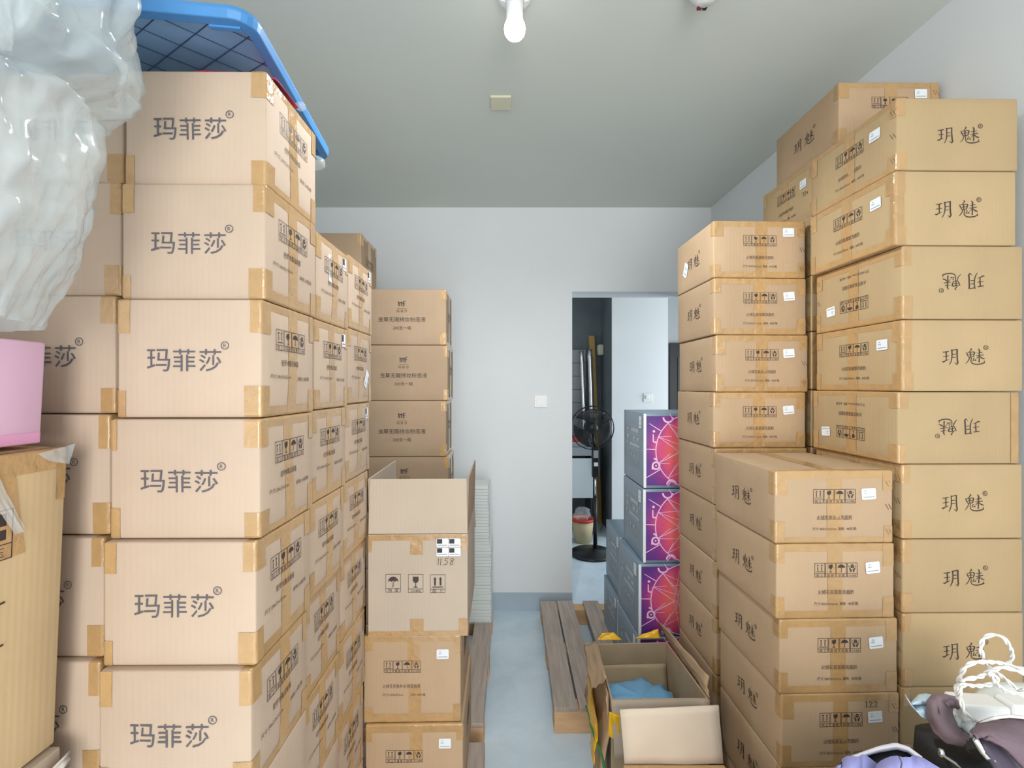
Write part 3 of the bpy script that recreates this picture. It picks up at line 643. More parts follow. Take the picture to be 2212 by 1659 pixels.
# ---------------------------------------------------------------- right hand stacks (brush-letter cartons)
TB = 'carton with two brush characters'
ysR = [210,368,530,690,846,1003,1165,1325,1485,1645,1805,1985]; xR = [1938,1934,1949,1949,1940,1948,1949,1950,1948,1948,1948]
stack('B2', [(xR[i], ysR[i], ysR[i+1], 1.275, .335, .352) for i in range(11)], TB, 'of the rightmost stack', 'brush-character cartons in the rightmost stack', corner='L', rz=R(.8), over=(2,4), seq=[0,1,2,1,1,0,2,0,0],
      lab={2: 'upside-down brush-character carton, third from top of the rightmost stack', 4: 'upside-down brush-character carton, fifth from top of the rightmost stack', 7: 'brush-character carton behind the white cord coil in the rightmost stack'})
TF = 'symbol-marked carton'
ysF = [1017,1175,1338,1500,1660,1822,1985]; xF = [1674,1677,1684,1688,1688,1690]
stack('B', [(xF[i], ysF[i], ysF[i+1], 1.267, .327, .352) for i in range(6)], TF, 'of the low right stack', 'cartons in the low front right stack', corner='L', rz=R(1.6), seq=[0,1,1,0,2],
      lab={0: 'symbol-marked carton with its top showing, topmost of the low right stack', 3: 'carton with handwritten 122, fourth from top of the low right stack'})
ysG = [476,600,723,847,968,1091,1214,1337,1460,1583,1713]; xG = [1541,1542,1546,1541,1544,1546,1546,1546,1546,1546]
G = stack('B', [(xG[i], ysG[i], ysG[i+1], 1.660, .333, .335) for i in range(10)], TF, 'of the stack by the doorway', 'cartons in the stack beside the doorway', corner='L', rz=R(1.6), seq=[2,1,0,1,0,2],
      lab={0: 'carton with a tilted sticker on its side, topmost by the doorway'})
sticker(PROTO[('B',2)][1], 'left', .10, .085, .045, .055, G[0], rot=-.5, plain=True, label='tilted white sticker over the lettering')
ysK = [341,464,594,716,842,966,1090,1213,1336,1459,1582,1713]
K = stack('B2', [(1760 if i == 0 else 1753, ysK[i], ysK[i+1], 1.668, .335, .335) for i in range(11)], 'tape-edged carton', 'of the stack behind the rightmost one', 'cartons in the stack behind the rightmost one', corner='L', rz=R(.8), seq=[1,0,2],
      lab={0: 'carton with handwritten 720 below the highest right carton'})
z5 = pz(341,1.668)+.001; X5 = px(1813,1.56)
place('B', 2, (X5+.168, 1.56+.187, z5), R(0), (.336,.37,.2), 'highest right hand carton, lying across the two tallest stacks', 'cartons in the stack behind the rightmost one')
# handwriting
def hand(fc, face, digits, u, v, h, parent):
    D_ = {'1': [(.3,.1),(.5,0),(.5,1)], '7': [(0,.05),(.6,0),(.35,1)], '2': [(.05,.25),(.3,0),(.6,.2),(.1,.95),(.7,.9)], '0': [(.3,.3),(.1,.6),(.3,.85),(.5,.6),(.3,.3)]}
    S = [ribbon([(u+(i*.85+p[0])*h, v-p[1]*h) for p in D_[c]], h*.13) for i, c in enumerate(digits)]
    stick(fc, face, join(S), .0014).build('handwritten_number', 'ink', parent)
F122 = [o for o in bpy.data.objects if o.get('label','').startswith('carton with handwritten 122')][0]
fB = PROTO[('B',0)][1]; hand(fB, 'front', '122', .232, .180, .017, F122)
hand(PROTO[('B2',1)][1], 'left', '720', .285, .105, .016, K[0])

# ---------------------------------------------------------------- purple boxes by the doorway
PY = 2.12
for i, (x, a, b) in enumerate(((1389,892.5,1054.5),(1388,1056,1216),(1376,1217,1373),(1374,1374,1535))):
    z1, z0 = pz(a,PY), max(pz(b,PY), .1212)
    place('E', i % 2, (px(x,PY)+.20, PY+.175, z0+.0008), R(1.0 if i < 2 else 2.2), (.40,.35,z1-z0-.0016), f'purple box with pink circle artwork, {ORD[i]} of its stack by the doorway', 'purple printed boxes on the pallet')
for i, (x, a, b) in enumerate(((1338,1160,1293),(1333,1295,1430))):
    z1, z0 = pz(a,2.56), max(pz(b,2.56), .1206)
    o = place('E', (i+1) % 2, (px(x,2.56)+.20, 2.56+.175, z0+.0008), R(1), (.40,.35,z1-z0-.0016), f'charcoal box {"upper" if i == 0 else "lower"} of two behind the purple stack on the pallet', 'charcoal boxes behind the purple stack')

# ---------------------------------------------------------------- torn open carton on the floor in the middle right
nl, nr, fl, fr = at(1320,1512,1.56), at(1531,1510,1.56), at(1288,1391,2.02), at(1441,1387,2.02)
S = empty('torn_carton', (.50, 1.79, 0), label='torn open carton with yellow tape in front of the purple boxes', cat='box')
off = Vector((.50, 1.79, 0)); nl, nr, fl, fr = nl-off, nr-off, fl-off, fr-off
def dn(p, z, k=.0): return Vector((p.x*(1-k), p.y*(1-k), z))
m = MB(); zb = .004
for a, b in ((nl,nr),(nr,fr),(fr,fl),(fl,nl)): m.sheet([dn(a,zb), dn(b,zb), b, a], -.006)
m.add([dn(nl,zb),dn(nr,zb),dn(fr,zb),dn(fl,zb)], [(0,1,2,3)])
m.build('carton', 'kraft_inside', S)
def wavy(c, nu, nv, amp, seed):             # crumpled board between four corners
    c = [Vector(p) for p in c]
    n = (c[1]-c[0]).cross(c[3]-c[0]).normalized()
    return lambda u, v: (c[0]*(1-u)+c[1]*u)*(1-v) + (c[3]*(1-u)+c[2]*u)*v + n*amp*fbm((u*2.5,v*2.5,seed))
def board(nm, c, mt, amp, seed, par, th=.005):
    mm = MB(); mm.grid(wavy(c, 0, 0, amp, seed), 14, 10); return mm.build(nm, mt, par, smooth=True, solid=th)
lo = Vector((-.055,0,-.30)); g = Vector((-.006,0,.004))
board('flap', [fl+g, nl+g, nl+g+lo+Vector((.02,-.02,-.06)), fl+g+lo*.75], 'kraft', .022, 2, S)
board('flap', [fl+Vector((0,.01,.004)), nl+Vector((0,.06,.03)), nl+Vector((-.045,.14,-.045)), fl+Vector((-.05,.02,-.02))], 'kraft', .014, 5, S)
board('flap', [fr+Vector((.005,.02,.004)), nr+Vector((.004,0,.004)), nr+Vector((.02,.05,.045)), fr+Vector((-.02,.05,.062))], 'kraft', .010, 8, S)
board('flap', [nl+Vector((0,-.006,.003)), nr+Vector((0,-.006,.003)), nr+Vector((-.004,-.030,-.17)), nl+Vector((.004,-.030,-.17))], 'kraft_pale', .004, 3, S)
board('packing_tape', [fl+g+lo*.30+Vector((-.018,-.05,0)), nl+g+lo*.35+Vector((-.018,.02,0)), nl+g+lo*.75+Vector((-.010,0,0)), fl+g+lo*.6+Vector((-.016,-.10,0))], 'yellow_tape', .015, 2, S, .001)['label'] = 'yellow tape on the torn side'
board('packing_tape', [nl+Vector((-.008,-.012,-.03)), nl+Vector((.035,-.014,-.045)), nl+Vector((.026,-.024,-.125)), nl+Vector((-.014,-.022,-.105))], 'yellow_tape', .004, 6, S, .001)['label'] = 'yellow tape on the near corner'
board('packing_tape', [fl+Vector((.01,.03,.0)), fl+Vector((.12,.03,.0)), fl+Vector((.085,.045,.026)), fl+Vector((.035,.045,.024))], 'yellow_tape', .006, 9, S, .001)['label'] = 'yellow tape loop behind the rear wall'
board('packing_tape', [fr+Vector((-.13,.03,.0)), fr+Vector((-.02,.03,.0)), fr+Vector((-.025,.045,.034)), fr+Vector((-.09,.045,.012))], 'yellow_tape', .006, 12, S, .001)['label'] = 'yellow tape strip behind the rear wall'
board('packing_tape', [nr+Vector((-.05,-.012,-.03)), nr+Vector((.006,-.012,-.02)), nr+Vector((.006,-.016,-.05)), nr+Vector((-.05,-.016,-.05))], 'yellow_tape', .003, 14, S, .001)['label'] = 'yellow tape under the near right corner'
board('inner_flap', [fl+Vector((.01,-.012,-.085)), fr+Vector((-.01,-.012,-.085)), fr+Vector((-.012,-.06,-.22)), fl+Vector((.012,-.06,-.22))], 'kraft_inside', .006, 21, S, .004)
m = MB(); ga, gb = at(1266,1528,1.86)-off, at(1306,1659,1.42)-off
m.tube([ga.lerp(gb,k/10)+Vector((.004*math.sin(k),0,.004*math.cos(k*1.3))) for k in range(13)], .0045, 6); m.build('green_strip', 'green_strip', S, smooth=True)['label'] = 'green plastic edging strip'
bb = empty('plastic_bag', (.50, 1.80, .006), label='light blue plastic bag lying inside the torn carton', cat='bag')
def lump(u, v):
    t = 2*math.pi*u; k = min(1, (1-v)*14)**.5; w = 1+.10*fbm((math.cos(t)*2, math.sin(t)*2, v*6))
    return Vector((.128*k*w*math.copysign(abs(math.cos(t))**.6, math.cos(t)), .15*k*w*math.copysign(abs(math.sin(t))**.6, math.sin(t)), .385*v + .022*fbm((math.cos(t)*k*3, math.sin(t)*k*3, 5))))
m = MB(); m.grid(lump, 40, 26, True); m.build('bag_body', 'blue_bag', bb, smooth=True)

# sealed carton at the bottom edge with one flap standing
tz = pz(1648,1.30); tx0, tx1 = px(1345,1.30), px(1562,1.30)
Tt = empty('flap_carton', ((tx0+tx1)/2, 1.13, 0), label='carton at the bottom edge with one pale flap standing upright', cat='box')
fcT = Face(tx1-tx0, .33, tz, .004, .002, 9); carton_body(fcT).build('carton', 'kraft', Tt, smooth=True)
tape(fcT, 'top', .06, .105, .0, .33).build('packing_tape', 'tape', Tt); tape(fcT, 'top', .0, tx1-tx0, .285, .325, off=.0012).build('packing_tape', 'tape', Tt)
wT = (tx1-tx0)/2; fz = pz(1536,1.30)
mm = MB(); mm.grid(wavy([(-wT+.004,.166,tz+.002),(wT-.002,.166,tz+.002),(wT-.006,.185,fz+.006),(-wT-.004,.185,fz-.006)],0,0,.003,4), 10, 8); mm.build('flap', 'kraft_pale', Tt, smooth=True, solid=.005)

# ---------------------------------------------------------------- near left pile: lower cartons, brown carton, pink box, plastic bag
def simple_box(name, x1, W, y0, D, z0, z1, m_, label, rz=0, lean=0, bulge=.003):
    e = empty(name, (x1-W/2, y0+D/2, z0), rz, label, 'box'); fc = Face(W, D, z1-z0, .004, bulge, int(x1*100) % 9)
    carton_body(fc).build('carton', m_, e, smooth=True); e.rotation_euler = (0, lean, rz)
    return e, fc
YF = .84                                   # far edge of the pile; its long sides run towards the camera
XS = px(144, YF); PD = .40
zlow = pz(1606,YF)
simple_box('cardboard_box', XS-.012, .34, YF-PD, PD, .0, .46, 'kraft', 'lowest carton of the near left pile, below the torn pale one')
e, fc = simple_box('cardboard_box', XS-.010, .34, YF-PD, PD, .4615, zlow-.004, 'kraft_pale', 'carton with a torn pale rim at the lower left corner')
hh = zlow-.004-.4615
for k, (a, b, c_, d_) in enumerate((((.182,.02,hh-.045),(.190,.196,hh-.006),(.186,.197,hh-.026),(.178,.02,hh-.085)),((.186,.0,hh-.085),(.196,.192,hh-.030),(.188,.190,hh-.05),(.182,.0,hh-.12)))):
    board('torn_edge', [a,b,c_,d_], 'white_board', .006, k, e, .003)['label'] = 'torn white paper edge'
zt_ = pz(967,YF)
e, fc = simple_box('cardboard_box', XS-.001, .34, YF-PD, PD, zlow, zt_, 'kraft_tan', 'tall brown carton with square pictograms under the pink box', bulge=.002)
e.rotation_euler = (0, R(2.4), 0); e.location.x -= .020; e.location.z += .0085
hh = zt_-zlow; W_ = PD
tape(fc, 'right', .02, W_-.002, hh-.035, hh+.02).build('packing_tape', 'tape', e); tape(fc, 'right', W_-.105, W_-.068, hh-.165, hh-.03, off=.0011, skew=-.15).build('packing_tape', 'tape', e); tape(fc, 'right', W_-.018, W_+.02, hh-.09, hh-.02, off=.0011).build('packing_tape', 'tape', e)
uR = W_-.088; vT = hh-.086
P_ = [frame(uR-.07, vT-.080, uR, vT, .0016), rect(uR-.07, vT-.056, uR, vT-.0544), rect(uR-.034, vT-.026, uR-.010, vT-.006), rect(uR-.034, vT-.048, uR-.010, vT-.032), fit(text2d('压',2), uR-.020, vT-.068, h=.015)]
stick(fc, 'right', join(P_), .0014).build('handling_symbol', 'ink', e)
for q_ in (.150, .218): stick(fc, 'right', ribbon([(uR-.04,vT-q_),(uR-.008,vT-q_+.002)],.003), .0014).build('printed_line', 'ink', e)
board('torn_edge', [(.1735,.145,hh-.004),(.178,.207,hh+.006),(.174,.201,hh-.030),(.174,.165,hh-.020)], 'film_clear', .003, 3, e, .001)['label'] = 'crumpled clear tape at the corner'
board('torn_edge', [(.173,.06,hh-.03),(.173,.085,hh-.03),(.180,.125,hh-.125),(.178,.11,hh-.13)], 'film_clear', .003, 5, e, .001)['label'] = 'peeling strip of clear tape'
zp0 = zt_+.012; zp1 = pz(738,.82)
e, fc = simple_box('pink_box', px(101,.82), .30, .44, .38, zp0, zp1, 'pink_board', 'pale pink cardboard box under the plastic bag at left', bulge=.002)
e.rotation_euler = (0, R(3.2), 0); e.location.x -= .010; e.location.z += .007
tape(fc, 'right', .0, .378, .001, .020).build('packing_tape', 'pink_deep', e)['label'] = 'deeper pink strip along the lower edge'
bag = empty('film_bag', (-.975, .61, zp1+.0155), label='large crumpled clear plastic bag hanging at the upper left', cat='bag')
BH = 2.36 - zp1
ZK = [(0,.285),(.06,.305),(.20,.345),(.30,.355),(.44,.360),(.455,.345),(.475,.395),(.52,.415),(.58,.408),(.64,.425),(.74,.42),(.85,.38),(1,.20)]
def bagf(u, v):
    t = 2*math.pi*u; z = v*BH; r = ZK[-1][1]
    for (a, ra), (b, rb) in zip(ZK, ZK[1:]):
        if a <= v <= b: r = ra+(rb-ra)*(v-a)/(b-a); break
    c_, s_ = math.cos(t), math.sin(t)
    rg = lambda k, kv, o: max(0, 1 - 2.2*abs(fbm((c_*k + o, s_*k, v*kv + .35*c_))))
    r = r*(1.02 + .05*(rg(2.0, 1.6, 0)-.5) + .035*(rg(4.5, 2.2, 5)-.5) + .018*(rg(9, 6, 9)-.5)) + .012*fbm((c_*3, s_*3, v*9))
    lim = .195 - .10*max(0, min(1, (v-.55)/.15))
    return Vector((r*c_, max(-.5, min(lim, r*.72*s_)), max(.0, z + .02*min(1, 6*v)*fbm((c_*2, s_*2, v*4+9)))))
m = MB(); m.grid(bagf, 240, 140, True); m.build('bag_body', 'film', bag, smooth=True)
def puff(u, v):
    t = 2*math.pi*u; a = v*math.pi; c_, s_ = math.cos(t), math.sin(t)
    r = .062*math.sin(a)*(1-.5*abs(fbm((c_*2,s_*2,v*4))))+.0005
    return Vector((.335+r*c_*1.25+.02*fbm((v*3,u*3,1)), -.02+.8*r*s_, BH*.47+.26*v))
m = MB(); m.grid(puff, 60, 40, True); m.build('bag_fold', 'film', bag, smooth=True)

# ---------------------------------------------------------------- blue crate lid on the front left stack, on a squashed bag
Z1 = pz(152,.903)
LX, LY, RH = .82, .56, .027
c_near = Vector((px(548,.85), .845, pz(45,.85)))
lid = empty('crate_lid', (c_near.x, c_near.y, c_near.z), label='blue plastic crate lid lying on top of the left stacks', cat='lid')
lid.rotation_euler = (R(.9), 0, R(7.0))
def rrect(ins, z, ch=.042):
    x0, x1, y0, y1 = -LX+ins, -ins, ins, LY-ins; c = max(.012, ch-ins*.55); P = []
    for cx_, cy_, a in ((x1-c,y0+c,-90),(x1-c,y1-c,0),(x0+c,y1-c,90),(x0+c,y0+c,180)):
        P += [Vector((cx_+c*math.cos(R(a+q)), cy_+c*math.sin(R(a+q)), z)) for q in (0,15,30,45,60,75,90)]
    return P
m = MB(); loops = [rrect(.012,RH), rrect(.002,RH-.004), rrect(0,RH-.012), rrect(.004,0), rrect(.024,-.001), rrect(.027,.016)]
n_ = len(loops[0]); vs = [p for l in loops for p in l]
fs = [(i*n_+k, i*n_+(k+1) % n_, (i+1)*n_+(k+1) % n_, (i+1)*n_+k) for i in range(len(loops)-1) for k in range(n_)]
m.add(vs, [tuple(reversed(q)) for q in fs]+[tuple(range(n_))]); m.build('rim', 'blue_plastic', lid, smooth=False, bevel=.002)
m = MB(); q = rrect(.0268,.0165); m.add(q, [tuple(reversed(range(len(q))))]); m.build('panel', 'blue_panel', lid, solid=.002)
m = MB(); lx0, lx1, ly0, ly1 = -LX+.03, -.03, .03, LY-.03
for sgn in (1, -1):
    c = -1.2
    while c < 1.4:
        pts = []
        for k in range(61):
            x = lx0+(lx1-lx0)*k/60; y = c + sgn*(x-lx0)*.80
            if ly0 < y < ly1: pts.append(Vector((x,y,.0150)))
        if len(pts) > 1: m.tube([pts[0],pts[-1]], .0011, 4)
        c += .075
m.build('ribbing', 'navy_line', lid)['kind'] = 'stuff'
m = MB(); m.box((-.085,.022,-.004), (-.030,.034,.004)); m.build('clip_tab', 'blue_plastic', lid, bevel=.002)
pb = empty('squashed_bag', (px(500,1.0), 1.0, Z1+.001), label='flattened pink and clear bag squeezed under the blue lid', cat='bag')
m = MB(); m.grid(lambda u, v: Vector((-.17+.30*u, -.07+.10*v, -.0+.002+(.034+.008*fbm((u*7,v*5,1)))*math.sin(math.pi*u)**.5*math.sin(math.pi*v)**.5)), 30, 14); m.build('bag_body', 'pink_bag', pb, smooth=True, solid=.001)
for (x, y, Y, s) in ((655,230,1.08,.012),(688,352,1.22,.022)):
    m = MB(); c = at(x,y,Y)-pb.location; m.grid(lambda u, v: c+Vector((s*math.sin(math.pi*v)*math.cos(6.28*u)*(1+.4*fbm((u*4,v*4,s*99)))-.006, s*math.sin(math.pi*v)*math.sin(6.28*u), s*math.cos(math.pi*v)*.8)), 14, 9, True); m.build('film_corner', 'film_clear', pb, smooth=True)

# ---------------------------------------------------------------- lower right pile
def blob(name, mt, par, c, rx, ry, rz_, amp=.15, fr=2.0, seed=0, n=36, pw=1.0):
    c = Vector(c); mm = MB()
    def fn(u, v):
        t = 2*math.pi*u; a = v*math.pi; s = math.sin(a)**pw if math.sin(a) > 0 else 0
        d = Vector((s*math.cos(t), s*math.sin(t), -math.cos(a)))
        k = 1+amp*fbm((d.x*fr, d.y*fr, d.z*fr+seed))
        return c+Vector((d.x*rx*k, d.y*ry*k, d.z*rz_*k))
    mm.grid(fn, n, n//2+4, True); return mm.build(name, mt, par, smooth=True)
by = 1.02
kb = empty('black_bag', (1.052, .985, 0), label='black zipped bag in the lower right corner', cat='bag')
m = MB()
def bagshape(u, v):
    t = 2*math.pi*u; ct, st = math.cos(t), math.sin(t); p = .3
    hx, hy = .178-.02*v**4, .075
    return Vector((hx*math.copysign(abs(ct)**p, ct)*(1+.04*fbm((ct*2,st*2,v*3))), hy*math.copysign(abs(st)**p, st), (pz(1590,by))*v))
m.grid(bagshape, 48, 24, True)
k0 = len(m.v); m.v.append((0,0,pz(1584,by))); m.f += [(23*48+i, 23*48+(i+1) % 48, k0) for i in range(48)]
m.build('bag_body', 'black_cloth', kb, smooth=True)
zc = [at(2030,1618,.885)-kb.location, at(2040,1634,.885)-kb.location, at(2062,1648,.884)-kb.location, at(2085,1668,.884)-kb.location]
m = MB(); m.tube(zc, .0028, 6); m.build('zip_edge', 'chrome', kb, smooth=True)
blob('zip_pull', 'chrome', kb, at(2034,1627,.882)-kb.location, .006, .004, .008, 0, n=14)

simple_box('cardboard_box', .93, .36, .70, .20, .0, .782, 'kraft', 'carton below the lavender jacket in the lower right corner')
jk = empty('padded_jacket', (px(1925,.84), .84, .0), label='lavender padded jacket with white trim and black lining', cat='jacket')
q = jk.location
def sheetpx(nm, mt, par, pts, Y0, Y1, th=.006, amp=.006, seed=0, nu=22, nv=8):
    """cloth strip between an upper and a lower outline given in photo pixels at two depths"""
    up, lo_ = pts
    def lerp(P, u):
        s = u*(len(P)-1); i = min(int(s), len(P)-2); f = s-i; return (P[i][0]*(1-f)+P[i+1][0]*f, P[i][1]*(1-f)+P[i+1][1]*f)
    mm = MB()
    def fn(u, v):
        a, b = lerp(up, u), lerp(lo_, u); x, y = a[0]*(1-v)+b[0]*v, a[1]*(1-v)+b[1]*v
        Y = Y0+(Y1-Y0)*v + amp*fbm((u*3,v*3,seed)) - .02*math.sin(math.pi*v)
        return at(x, y, Y)-par.location
    mm.grid(fn, nu, nv); return mm.build(nm, mt, par, smooth=True, solid=th)
sheetpx('lining', 'black_cloth', jk, ([(1862,1640),(1895,1624),(1940,1618),(1980,1630),(2000,1652)], [(1850,1790),(1900,1790),(1950,1790),(1990,1790),(2020,1790)]), .86, .84, seed=1)
sheetpx('trim', 'white_cloth', jk, ([(1836,1636),(1866,1625),(1900,1613),(1935,1606),(1962,1614),(1992,1636)], [(1842,1645),(1868,1633),(1900,1624),(1936,1618),(1960,1624),(1984,1642)]), .862, .862, .003, .002, seed=2)
sheetpx('shell', 'lavender', jk, ([(1808,1655),(1838,1640),(1868,1632),(1886,1648),(1896,1668)], [(1770,1848),(1820,1848),(1850,1848),(1880,1848),(1910,1848)]), .84, .78, .014, .012, 3)
sheetpx('sleeve', 'lavender', jk, ([(1898,1674),(1908,1656),(1936,1640),(1960,1636),(1990,1642),(2020,1657),(2048,1682)], [(1895,1848),(1915,1848),(1940,1848),(1960,1848),(1990,1848),(2025,1848),(2060,1848)]), .80, .76, .018, .012, 5)
m = MB(); m.tube([at(1942,1634,.778)-q, at(1948,1648,.775)-q, at(1944,1670,.772)-q], .0012, 5); m.build('drawcord', 'mauve_dark', jk)

pp = empty('paper_sheet', (px(1990,1.0), 1.0, pz(1540,1.0)), label='curled pale blue paper sheet at the black bag edge', cat='paper')
sheetpx('sheet', 'paper_blue', pp, ([(1955,1500),(1966,1520),(1982,1508),(2016,1502)], [(1966,1522),(1990,1548),(2004,1556),(2014,1568)]), 1.02, .985, .0015, .006, 7)
sheetpx('curl', 'paper_blue', pp, ([(1968,1518),(1984,1500),(2000,1498),(2018,1502)], [(1970,1522),(1992,1522),(2006,1524),(2012,1530)]), 1.03, .99, .0012, .004, 8)
slv = empty('mauve_strap', (px(2040,.96), .96, pz(1560,.96)), label='dull mauve padded cloth strap on the black bag', cat='cloth')
sheetpx('strap_body', 'mauve_light', slv, ([(2064,1511),(2040,1506),(2020,1505),(2008,1519),(2007,1548),(2017,1576),(2042,1599),(2078,1606)], [(2062,1530),(2056,1521),(2050,1524),(2050,1536),(2055,1554),(2064,1572),(2078,1584),(2094,1590)]), .975, .965, .012, .006, 6, 36, 14)
sheetpx('strap_end', 'mauve_cloth', slv, ([(2042,1518),(2048,1512),(2062,1512),(2070,1518)], [(2046,1526),(2052,1521),(2062,1524),(2072,1530)]), .962, .958, .008, .003, 4, 14, 8)
pk = empty('paper_packet', (px(2080,.965), .965, pz(1560,.965)), label='white crumpled packet between the mauve strap and hat', cat='packet')
sheetpx('packet_body', 'paper_white', pk, ([(2052,1532),(2066,1523),(2085,1526),(2112,1545)], [(2062,1570),(2076,1584),(2092,1588),(2112,1570)]), 1.0, .982, .012, .008, 9)
capo = empty('mauve_hat', (px(2170,.90), .90, pz(1600,.90)), label='mauve cloth hat with white piping in the lower right corner', cat='hat')
sheetpx('crown', 'mauve_cloth', capo, ([(2100,1586),(2118,1566),(2145,1554),(2180,1549),(2240,1552)], [(2108,1592),(2140,1596),(2172,1618),(2200,1648),(2240,1690)]), .90, .84, .010, .006, 11)
sheetpx('brim', 'mauve_dark', capo, ([(2104,1590),(2128,1588),(2158,1604),(2186,1632),(2215,1680)], [(2130,1620),(2150,1660),(2170,1700),(2190,1720),(2215,1740)]), .90, .87, .010, .008, 13)
m = MB(); m.tube([at(x,y,.892)-capo.location for x, y in ((2098,1586),(2108,1573),(2122,1562),(2142,1553),(2160,1549),(2180,1547),(2205,1549),(2235,1553))], .0030, 8); m.build('piping', 'cord_white', capo, smooth=True)
sheetpx('inner_band', 'paper_white', capo, ([(2102,1592),(2112,1594),(2122,1612),(2138,1632)], [(2106,1600),(2120,1625),(2134,1640),(2160,1655)]), .885, .880, .006, .004, 15)
psy = .95
ps = empty('power_strip', (px(2135,psy), psy, pz(1548,psy)), label='white power strip lying on the lower right pile', cat='power strip')
def slab(x0, y0, x1, y1, Y, d, nm, par, mt='white_plastic', tilt=0):
    mm = MB(); a, b = at(x0,y0,Y)-par.location, at(x1,y1,Y)-par.location
    mm.box((a.x,0,b.z), (b.x,d,a.z)); ob = mm.build(nm, mt, par, bevel=.006); ob.rotation_euler = (0, tilt, 0); return ob
slab(2084,1528,2186,1565,psy,.05,'strip_body',ps,tilt=R(4)); slab(2192,1524,2250,1568,psy,.045,'plug',ps,tilt=R(2))
gp = empty('gray_packet', (px(2150,1.03), 1.03, pz(1525,1.03)), label='pale gray folded packet behind the white power strip', cat='packet')
sheetpx('packet_body', 'paper_white', gp, ([(2085,1520),(2120,1490),(2160,1476),(2215,1478),(2240,1482)], [(2090,1560),(2130,1560),(2160,1560),(2215,1560),(2240,1560)]), 1.06, 1.02, .008, .008, 17)
cd = empty('twisted_cord', (px(2120,.93), .93, pz(1500,.93)), label='coiled white twisted cord on top of the lower right pile', cat='cord')
loops_ = [(2215,1446),(2188,1440),(2158,1432),(2120,1430),(2092,1436),(2076,1456),(2070,1482),(2076,1512),(2084,1538),(2104,1556),(2124,1568)]
l2 = [(2206,1496),(2180,1474),(2152,1452),(2130,1436),(2121,1412),(2120,1392),(2130,1376),(2148,1371),(2168,1378),(2180,1396),(2186,1414),(2180,1432),(2164,1440)]
l3 = [(2215,1456),(2170,1442),(2140,1450),(2116,1462),(2086,1468),(2074,1474),(2066,1484),(2068,1506),(2074,1494),(2080,1480),(2110,1482),(2140,1478),(2154,1466),(2140,1456),(2150,1474),(2172,1492),(2194,1496),(2215,1490)]
def twist(path, Y, nm, par, wob, r=.0023):
    P = [at(x,y,Y+wob*math.sin(i*1.3))-par.location for i, (x, y) in enumerate(path)]; C = []
    for i in range(len(P)-1):
        p0, p1, p2, p3 = P[max(i-1,0)], P[i], P[i+1], P[min(i+2,len(P)-1)]
        for k in range(8):
            t = k/8; C.append(.5*((2*p1)+(p2-p0)*t+(2*p0-5*p1+4*p2-p3)*t*t+(3*p1-p0-3*p2+p3)*t**3))
    C.append(P[-1]); L = 0; mm = MB()
    for ph in (0, math.pi):
        Q = []; L = 0
        for i, c in enumerate(C):
            d = (C[min(i+1,len(C)-1)]-C[max(i-1,0)]).normalized(); a = d.cross(Vector((0,1,0))).normalized(); b = d.cross(a)
            if i: L += (c-C[i-1]).length
            an = L*2*math.pi/.046+ph; Q.append(c+(a*math.cos(an)+b*math.sin(an))*r*.95)
        mm.tube(Q, r, 7)
    return mm.build(nm, 'cord_white', par, smooth=True)
twist(loops_, .925, 'cord_loop', cd, .008); twist(l2, .945, 'cord_loop', cd, .010); twist(l3, .915, 'cord_loop', cd, .010)

# ---------------------------------------------------------------- the kitchen niche
fy = 4.42; fx, fzc = px(1279,fy), pz(924,fy)
fan = empty('stand_fan', (fx, fy, 0), label='black pedestal fan standing in the dark niche beyond the doorway', cat='fan')
m = MB(); m.lathe([(0,.002),(.21,.002),(.215,.012),(.19,.028),(.06,.045),(.03,.06),(0,.062)], 32); m.build('base', 'black_plastic', fan, smooth=True)
zk = pz(1075,fy)
m = MB(); m.tube([(0.03,0,.05),(0.03,0,zk)], .019, 12); m.build('lower_pole', 'black_plastic', fan, smooth=True)
m = MB(); m.tube([(0.03,0,zk),(0.028,0,pz(1030,fy))], .011, 12); m.build('upper_pole', 'chrome', fan, smooth=True)
m = MB(); m.box((-.002,-.03,pz(1030,fy)), (.062,.03,pz(965,fy))); m.build('control_box', 'black_plastic', fan, bevel=.008)
m = MB(); m.box((.008,-.033,pz(988,fy)), (.052,-.0302,pz(972,fy))); m.build('control_label', 'sticker_gray', fan)
m = MB(); m.box((.012,-.033,pz(1006,fy)), (.050,-.0302,pz(998,fy))); m.build('rating_label', 'white_sticker', fan)
m = MB(); m.tube([(0.028,0.02,pz(966,fy)),(0.01,.04,fzc-.05)], .014, 10); m.build('neck', 'black_plastic', fan, smooth=True)
m = MB(); m.lathe([(0,-.02),(.05,-.02),(.062,.03),(.058,.12),(.03,.15),(0,.15)], 24, 'y', (0,.03,fzc)); m.build('motor_housing', 'black_plastic', fan, smooth=True)
m = MB(); m.lathe([(0,-.045),(.025,-.045),(.034,-.03),(.034,.0),(0,.0)], 20, 'y', (0,0,fzc)); m.build('blade_hub', 'black_plastic', fan, smooth=True)
for k in range(3):
    m = MB(); a0 = R(100+120*k)
    def bl(u, v):
        r = .03+.150*v; a = a0+(u-.5)*R(84)*(.55+.65*v); return Vector((r*math.cos(a), -.018+.035*(u-.5), fzc+r*math.sin(a)))
    m.grid(bl, 12, 8); m.build('fan_blade', 'dark_blade', fan, smooth=True, solid=.002)
m = MB()
for rr_, yy in ((.205,0),(.202,-.035),(.15,-.055),(.09,-.062),(.05,-.064)):
    m.tube([(rr_*math.cos(R(a)), yy, fzc+rr_*math.sin(R(a))) for a in range(0,361,10)], .0045 if rr_ > .2 and yy == 0 else .0016, 6, False)
